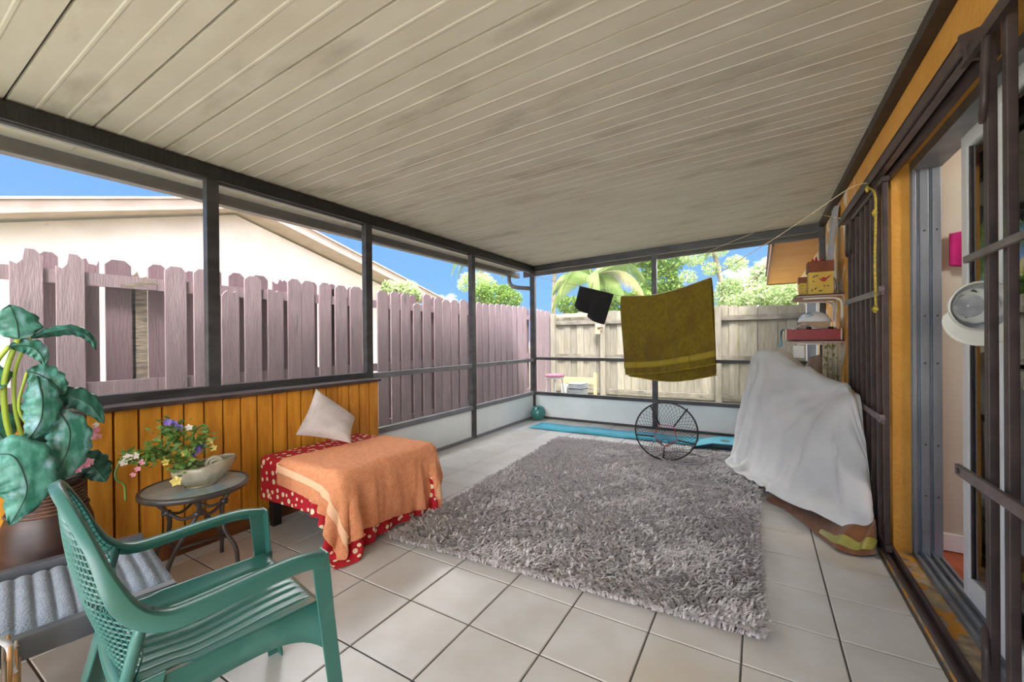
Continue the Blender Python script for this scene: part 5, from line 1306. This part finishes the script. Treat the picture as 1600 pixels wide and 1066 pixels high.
def painted(c, w, d, h, rh, label, bird):
    b = thing('bird_box', label, 'box', c); x, y, z = c
    B('body', 'box_yellow', b, x-w/2, x+w/2, y-d/2, y+d/2, z, z+h, bevel=0.002); B('lid', 'box_roof', b, x-w/2-0.006, x+w/2+0.006, y-d/2-0.006, y+d/2+0.006, z+h, z+h+rh, bevel=0.004)
    yf = y-d/2-0.0015
    def leaf(cx, cz, L, a, mt, wd=0.3, nm='painted_leaf'):
        m = MB(); ca, sa = math.cos(a), math.sin(a); m.prism([(x+cx+ca*L*t-sa*L*wd*s, z+cz+sa*L*t+ca*L*wd*s) for t, s in ((0, 0), (0.4, 0.5), (1, 0), (0.4, -0.5))], 1, yf, yf+0.0025); fix_normals(m.build(nm, mt, b))
    for q in ((-0.34, 0.72, 1.0, 0.9), (-0.25, 0.80, 1.0, 0.3), (-0.36, 0.62, 0.8, -0.6), (-0.28, 0.18, 1.0, 0.8), (-0.12, 0.12, 1.1, 0.2), (-0.35, 0.10, 0.9, 1.6), (0.10, 0.42, 0.8, -1.0), (0.22, 0.40, 0.8, -0.6)): leaf(q[0]*w, q[1]*h, 0.22*w*q[2], q[3], 'paint_green')
    if bird:
        leaf(-0.02*w, 0.60*h, 0.34*w, 0.35, 'paint_red', 0.75, 'painted_bird'); leaf(0.22*w, 0.68*h, 0.26*w, 0.75, 'paint_red', 0.3, 'painted_tail'); leaf(0.0, 0.64*h, 0.12*w, 2.2, 'paint_red', 0.6, 'painted_crest')
    return b
pb = ony(1281, 462, 2.88)
b1 = painted((pb[0], 2.88, Z1+0.001), 0.178, 0.15, 0.195, 0.095, 'yellow painted box with red bird and brown lid on upper shelf', True)
for k in range(7):
    a = k*0.9; m = MB(); c0 = np.array([pb[0]-0.02+0.03*math.cos(a), 2.86+0.03*math.sin(a), Z1+0.29]); m.tube([c0, c0+np.array([0.012*math.cos(a), 0.01*math.sin(a), 0.022+0.012*(k % 3)])], (0.012, 0.003), 6); m.build('lid_ornament', 'paint_red', b1, smooth=True)
pb = ony(1258, 462, 3.02)
painted((pb[0]-0.005, 3.04, Z1+0.001), 0.085, 0.10, 0.125, 0.055, 'small yellow box with brown lid at the outer end of upper shelf', False)
mat('foam_grey', '#a3a6ab', 0.7, '#94979c', 4, stretch=(4, 4, 0.4))
m = MB(); m.add([(1.90,3.02,Z1),(1.935,3.02,Z1),(1.935,3.20,Z1),(1.90,3.20,Z1),(1.965,2.93,2.36),(1.998,2.93,2.36),(1.998,3.09,2.36),(1.965,3.09,2.36)],[(0,3,2,1),(4,5,6,7),(0,1,5,4),(1,2,6,5),(2,3,7,6),(3,0,4,7)])
tag(m.build('leaning_panel', 'foam_grey', bevel=0.004, origin=(1.92, 3.1, Z1)), 'tall grey panel leaning on the wall from the upper shelf', 'panel')
mat('bag_white', '#e9e7ea', 0.5, '#c9c3d6', 20, bump=0.5, bscale=40)
rq = np.random.default_rng(5); m = MB(); G = np.zeros((9, 17, 3))
for i in range(9):
    for j in range(17):
        a, t = 2*math.pi*j/16, i/8; r = (0.045*math.sin(math.pi*(0.12+0.80*t)))*(1+0.18*math.sin(5*a+3*t)); G[i, j] = (1.952+r*0.6*math.cos(a), 2.93+r*math.sin(a), Z1+0.002+0.15*t)
tag(MB().grid(G).build('plastic_bag', 'bag_white', smooth=True, origin=(1.9, 2.9, Z1)), 'crumpled white bag between the bird box and grey panel', 'bag')
mat('tray_red', '#a01f27', 0.45, '#8c1820', 10, stretch=(5, 1, 5)); mat('tray_pale', '#e0d3c0', 0.6); mat('silver', '#c7c9cc', 0.3, metallic=0.6)
tr = thing('red_tray', 'red wooden tray with pale ends lying on the lower shelf', 'tray', (1.78, 2.95, Z2))
xa, xb = ony(1229, 520, 2.80)[0], ony(1316, 520, 2.80)[0]-0.01; xb = min(xb, 1.985)
B('side', 'tray_red', tr, xa, xb, 2.79, 2.805, Z2+0.001, Z2+0.095, bevel=0.002); B('side', 'tray_red', tr, xa, xb, 3.135, 3.15, Z2+0.001, Z2+0.095, bevel=0.002)
B('end', 'tray_pale', tr, xa-0.012, xa, 2.79, 3.15, Z2+0.001, Z2+0.10, bevel=0.002); B('end', 'tray_pale', tr, xb, xb+0.012, 2.79, 3.15, Z2+0.001, Z2+0.10, bevel=0.002); B('bottom', 'tray_red', tr, xa, xb, 2.805, 3.135, Z2+0.001, Z2+0.012)
m = MB(); m.tube([(xa+0.08, 2.86, Z2+0.104), (xb-0.02, 2.86, Z2+0.104)], 0.008, 10); rod = m.build('rod', 'silver', None, smooth=True, origin=(1.8, 2.86, Z2+0.104)); tag(rod, 'silver rod with black caps lying across the red tray', 'rod')
for xx2 in (xa+0.17, xb-0.06):
    m = MB(); m.tube([(xx2-0.018, 2.86, Z2+0.104), (xx2+0.018, 2.86, Z2+0.104)], 0.014, 10); m.build('cap', 'net_black', rod, smooth=True)
mat('carton_tan', '#c9a98a', 0.8)
pb = ony(1275, 512, 2.97); m = MB(); m.box(pb[0]-0.115, pb[0]+0.10, 2.91, 3.10, Z2+0.013, Z2+0.165); tag(m.build('small_carton', 'carton_tan', bevel=0.003), 'tan cardboard carton inside the red tray under the white bowl', 'carton')
mat('bowl_white', '#eceef2', 0.35, '#e2e6ee', 3, col3='#5fb0c8', scale3=9, lo3=0.56, hi3=0.62)
bo = thing('upturned_bowl', 'white bowl with blue pattern upside down on the tan carton', 'bowl', (pb[0]-0.01, 3.0, Z2+0.166))
m = MB(); m.lathe([(0.125, 0.0), (0.128, 0.006), (0.118, 0.03), (0.095, 0.065), (0.055, 0.088), (0.001, 0.094)], (pb[0]-0.01, 3.0, Z2+0.166), 30); m.build('shell', 'bowl_white', bo, smooth=True)
m = MB(); m.tube([(pb[0]-0.01+0.126*math.cos(a), 3.0+0.126*math.sin(a), Z2+0.169) for a in np.linspace(0, 6.283, 31)[:-1]], 0.005, 6, closed=True); m.build('rim', 'white_frame', bo, smooth=True)
mat('booklet', '#d8d4cc', 0.6, '#8d8f92', 25)
m = MB(); q = ony(1254, 510, 2.85); m.prism([(q[0]-0.08, Z2+0.097), (q[0]+0.0, Z2+0.150), (q[0]+0.085, Z2+0.115), (q[0]+0.083, Z2+0.108), (q[0]+0.0, Z2+0.142), (q[0]-0.075, Z2+0.0965)], 1, 2.81, 2.90); tag(fix_normals(m.build('folded_booklet', 'booklet', origin=(q[0], 2.86, Z2+0.1))), 'folded grey booklet resting on the outer half of red tray', 'booklet')
mat('blue_cloth', '#6f95a5', 0.9, '#9fb9c2', 25, bump=0.4)
G = np.zeros((10, 9, 3))
for i in range(10):
    for j in range(9):
        t, s = i/9, j/8; x_ = xa-0.018-0.020*math.sin(min(1, t*3)*1.57)-0.010*math.sin(5*s+4*t); G[i, j] = (x_+0.075*(1-min(1, t*4))*0.6-0.03*t*math.sin(s*4), 2.80+0.16*s+0.01*math.sin(7*t), Z2+0.108-0.20*max(0, t-0.15)-0.004*(t < 0.2))
tag(MB().grid(G).build('blue_rag', 'blue_cloth', smooth=True, origin=(xa, 2.88, Z2+0.1), solid=0.003, subsurf=1), 'pale blue rag hanging over the outer end of red tray', 'rag')
m = MB(); q = ony(1248, 545, 2.83); m.box(q[0]-0.04, q[0]+0.04, 2.826, 2.83, Z2-0.16, Z2-0.05); m.tube([(q[0], 2.828, Z2-0.05), (q[0], 2.828, Z2-0.022)], 0.0015, 5); tag(m.build('paper_tag', 'paper_white', origin=(q[0], 2.83, Z2-0.03)), 'white paper tag hanging below the lower shelf', 'tag')
mat('floral_cloth', '#cfc8b4', 0.9, '#b8ae94', 30, col3='#7a7a3e', scale3=22, lo3=0.55, hi3=0.62)
G = np.zeros((12, 30, 3))
for i in range(12):
    for j in range(30):
        t, s = i/11, j/29; G[i, j] = (1.86+0.135*s+0.0*t, 2.81+0.020*math.sin(s*24+t)*(0.4+t)+0.05*t*s, Z2-0.024-0.46*t)
G[..., 0] = np.minimum(G[..., 0], 2.0)
tag(MB().grid(G).build('floral_curtain', 'floral_cloth', smooth=True, origin=(1.93, 2.82, Z2-0.03), solid=0.003), 'floral cloth hanging from the lower shelf against the wall', 'cloth')
mat('taupe_fabric', '#a59484', 0.95, '#988676', 10, bump=0.3, bscale=80)
q = ony(1283, 572, 3.05); m = MB(); G = np.zeros((15, 25, 3))
for i in range(15):
    for j in range(25):
        a, t = 2*math.pi*j/24, i/14; r = math.sin(math.pi*(0.05+0.90*t))**0.6; G[i, j] = (q[0]-0.04+0.155*r*math.cos(a)*(1-0.15*t), 3.13+0.13*r*math.sin(a), 0.012+(1.0+0.02*math.cos(a))*t)
tag(MB().grid(G).build('taupe_bag', 'taupe_fabric', smooth=True, origin=(q[0]-0.04, 3.13, 0)), 'taupe fabric bag standing behind the white sheet below the shelf', 'bag')

# ---- yellow rope and cap on the iron gates
yr_ = [np.array([1.925, 1.385, 2.055]), np.array([1.925, 1.215, 1.97]), np.array([1.926, 1.200, 1.84]), np.array([1.922, 1.203, 1.6]), np.array([1.924, 1.196, 1.35])]
m = MB(); m.tube(catmull(yr_, 6), 0.006, 6)
for z, r in ((1.86, 0.014), (1.34, 0.016), (2.04, 0.013)):
    m.tube([(1.922, 1.202 if z < 2 else 1.37, z-0.02), (1.922, 1.202 if z < 2 else 1.37, z), (1.922, 1.202 if z < 2 else 1.37, z+0.02)], (0.005, r, 0.005), 8)
tag(m.build('yellow_rope', 'rope_yellow', smooth=True, origin=(1.925, 1.38, 2.05)), 'knotted yellow rope hanging down the open iron gate', 'rope')
mat('cap_white', '#e7e5dc', 0.85, '#dddacf', 6); mat('cap_inside', '#b8b8b8', 0.9, '#8d8d90', 14, col3='#e6e6e6', scale3=9, lo3=0.5, hi3=0.6); mat('cap_lining', '#d8d8d4', 0.85, '#3d3d40', 34, lo=0.58, hi=0.66)
cc = onx(1533, 478, 2.032); vw = cc-CAM; vw /= np.linalg.norm(vw); cr = np.cross(vw, (0, 0, 1.0)); cr /= np.linalg.norm(cr); cu = np.cross(cr, vw)
cap = thing('baseball_cap', 'white baseball cap hung open side out on the gate crossbar', 'cap', cc+cu*0.075)
tiltc = math.radians(8); vw2 = vw*math.cos(tiltc)+cu*math.sin(tiltc)*0.3
def capring(r, d): return [cc+cr*r*0.92*math.cos(a)+cu*r*math.sin(a)+vw2*d*0.55-cr*d*0.30 for a in np.linspace(0, 2*math.pi, 33)]
prof_c = [(0.080*math.cos(t), 0.105*math.sin(t)) for t in np.linspace(0, 1.52, 9)]
MB().grid([capring(r+0.003, d) for r, d in prof_c]).build('crown', 'cap_white', cap, smooth=True)
MB().grid([capring(r, d) for r, d in prof_c], True).build('inner_side', 'cap_inside', cap, smooth=True)
MB().grid([capring(0.060-0.012*k, 0.045+0.028*k) for k in range(3)]).build('lining_panel', 'cap_lining', cap, smooth=True)
m = MB(); m.tube(capring(0.0815, 0.0)[:-1], 0.0035, 6, closed=True); m.build('sweatband', 'cap_white', cap, smooth=True)
G = np.zeros((6, 21, 3))
for i in range(6):
    for j in range(21):
        t, a = i/5, math.radians(190+150*j/20); r = 0.080+0.055*t*math.sin(math.pi*j/20)**0.6; G[i, j] = cc+cr*r*0.92*math.cos(a)*(1.04)+cu*r*math.sin(a)-vw*0.018*t*math.sin(math.pi*j/20)-vw*0.004
MB().grid(G).build('brim', 'cap_white', cap, smooth=True, solid=0.003)

# ================================================================== DRIFTWOOD BASKET at the left edge
mat('twig', '#b98d5a', 0.85, '#8a6238', 14, rnd=0.15, stretch=(1, 1, 0.4)); mat('twig_grey', '#8f8172', 0.9, '#6b5f54', 16)
mat('rope_white', '#dedfe4', 0.8, '#b9bcc4', 60)
DB = onz(-42, 1055, 0.36); DB[2] = 0
db = thing('twig_basket', 'upright bundle of twigs with white rope handle at the left edge', 'basket', DB)
rq = np.random.default_rng(12)
for k in range(34):
    a = 2*math.pi*k/34; r = 0.062+0.006*rq.random(); h = 0.36+0.06*rq.random()+(0.05 if k == 1 else 0); p = DB+np.array([r*math.cos(a), r*math.sin(a), 0]); q = DB+np.array([r*1.12*math.cos(a+0.06), r*1.12*math.sin(a+0.06), h])
    m = MB(); m.tube([p, (p+q)/2+rq.normal(size=3)*0.003, q], (0.0065, 0.0060, 0.0040), 6); m.build('twig', 'twig' if k % 3 else 'twig_grey', db, smooth=True)
for z in (0.07, 0.25):
    m = MB(); m.tube([DB+np.array([0.076*math.cos(a), 0.076*math.sin(a), z]) for a in np.linspace(0, 6.283, 31)[:-1]], 0.006, 6, closed=True); m.build('binding', 'rope_white', db, smooth=True)
m = MB(); m.tube(catmull([DB+np.array(v) for v in ((0.03, -0.06, 0.34), (0.036, -0.05, 0.42), (0.03, 0.0, 0.455), (0.036, 0.05, 0.42), (0.04, 0.06, 0.34))], 6), 0.0075, 8); m.build('rope_handle', 'rope_white', db, smooth=True)
m = MB(); m.lathe([(0.001, 0.001), (0.062, 0.001), (0.062, 0.012), (0.001, 0.012)], DB, 20); m.build('basket_floor', 'twig_grey', db)
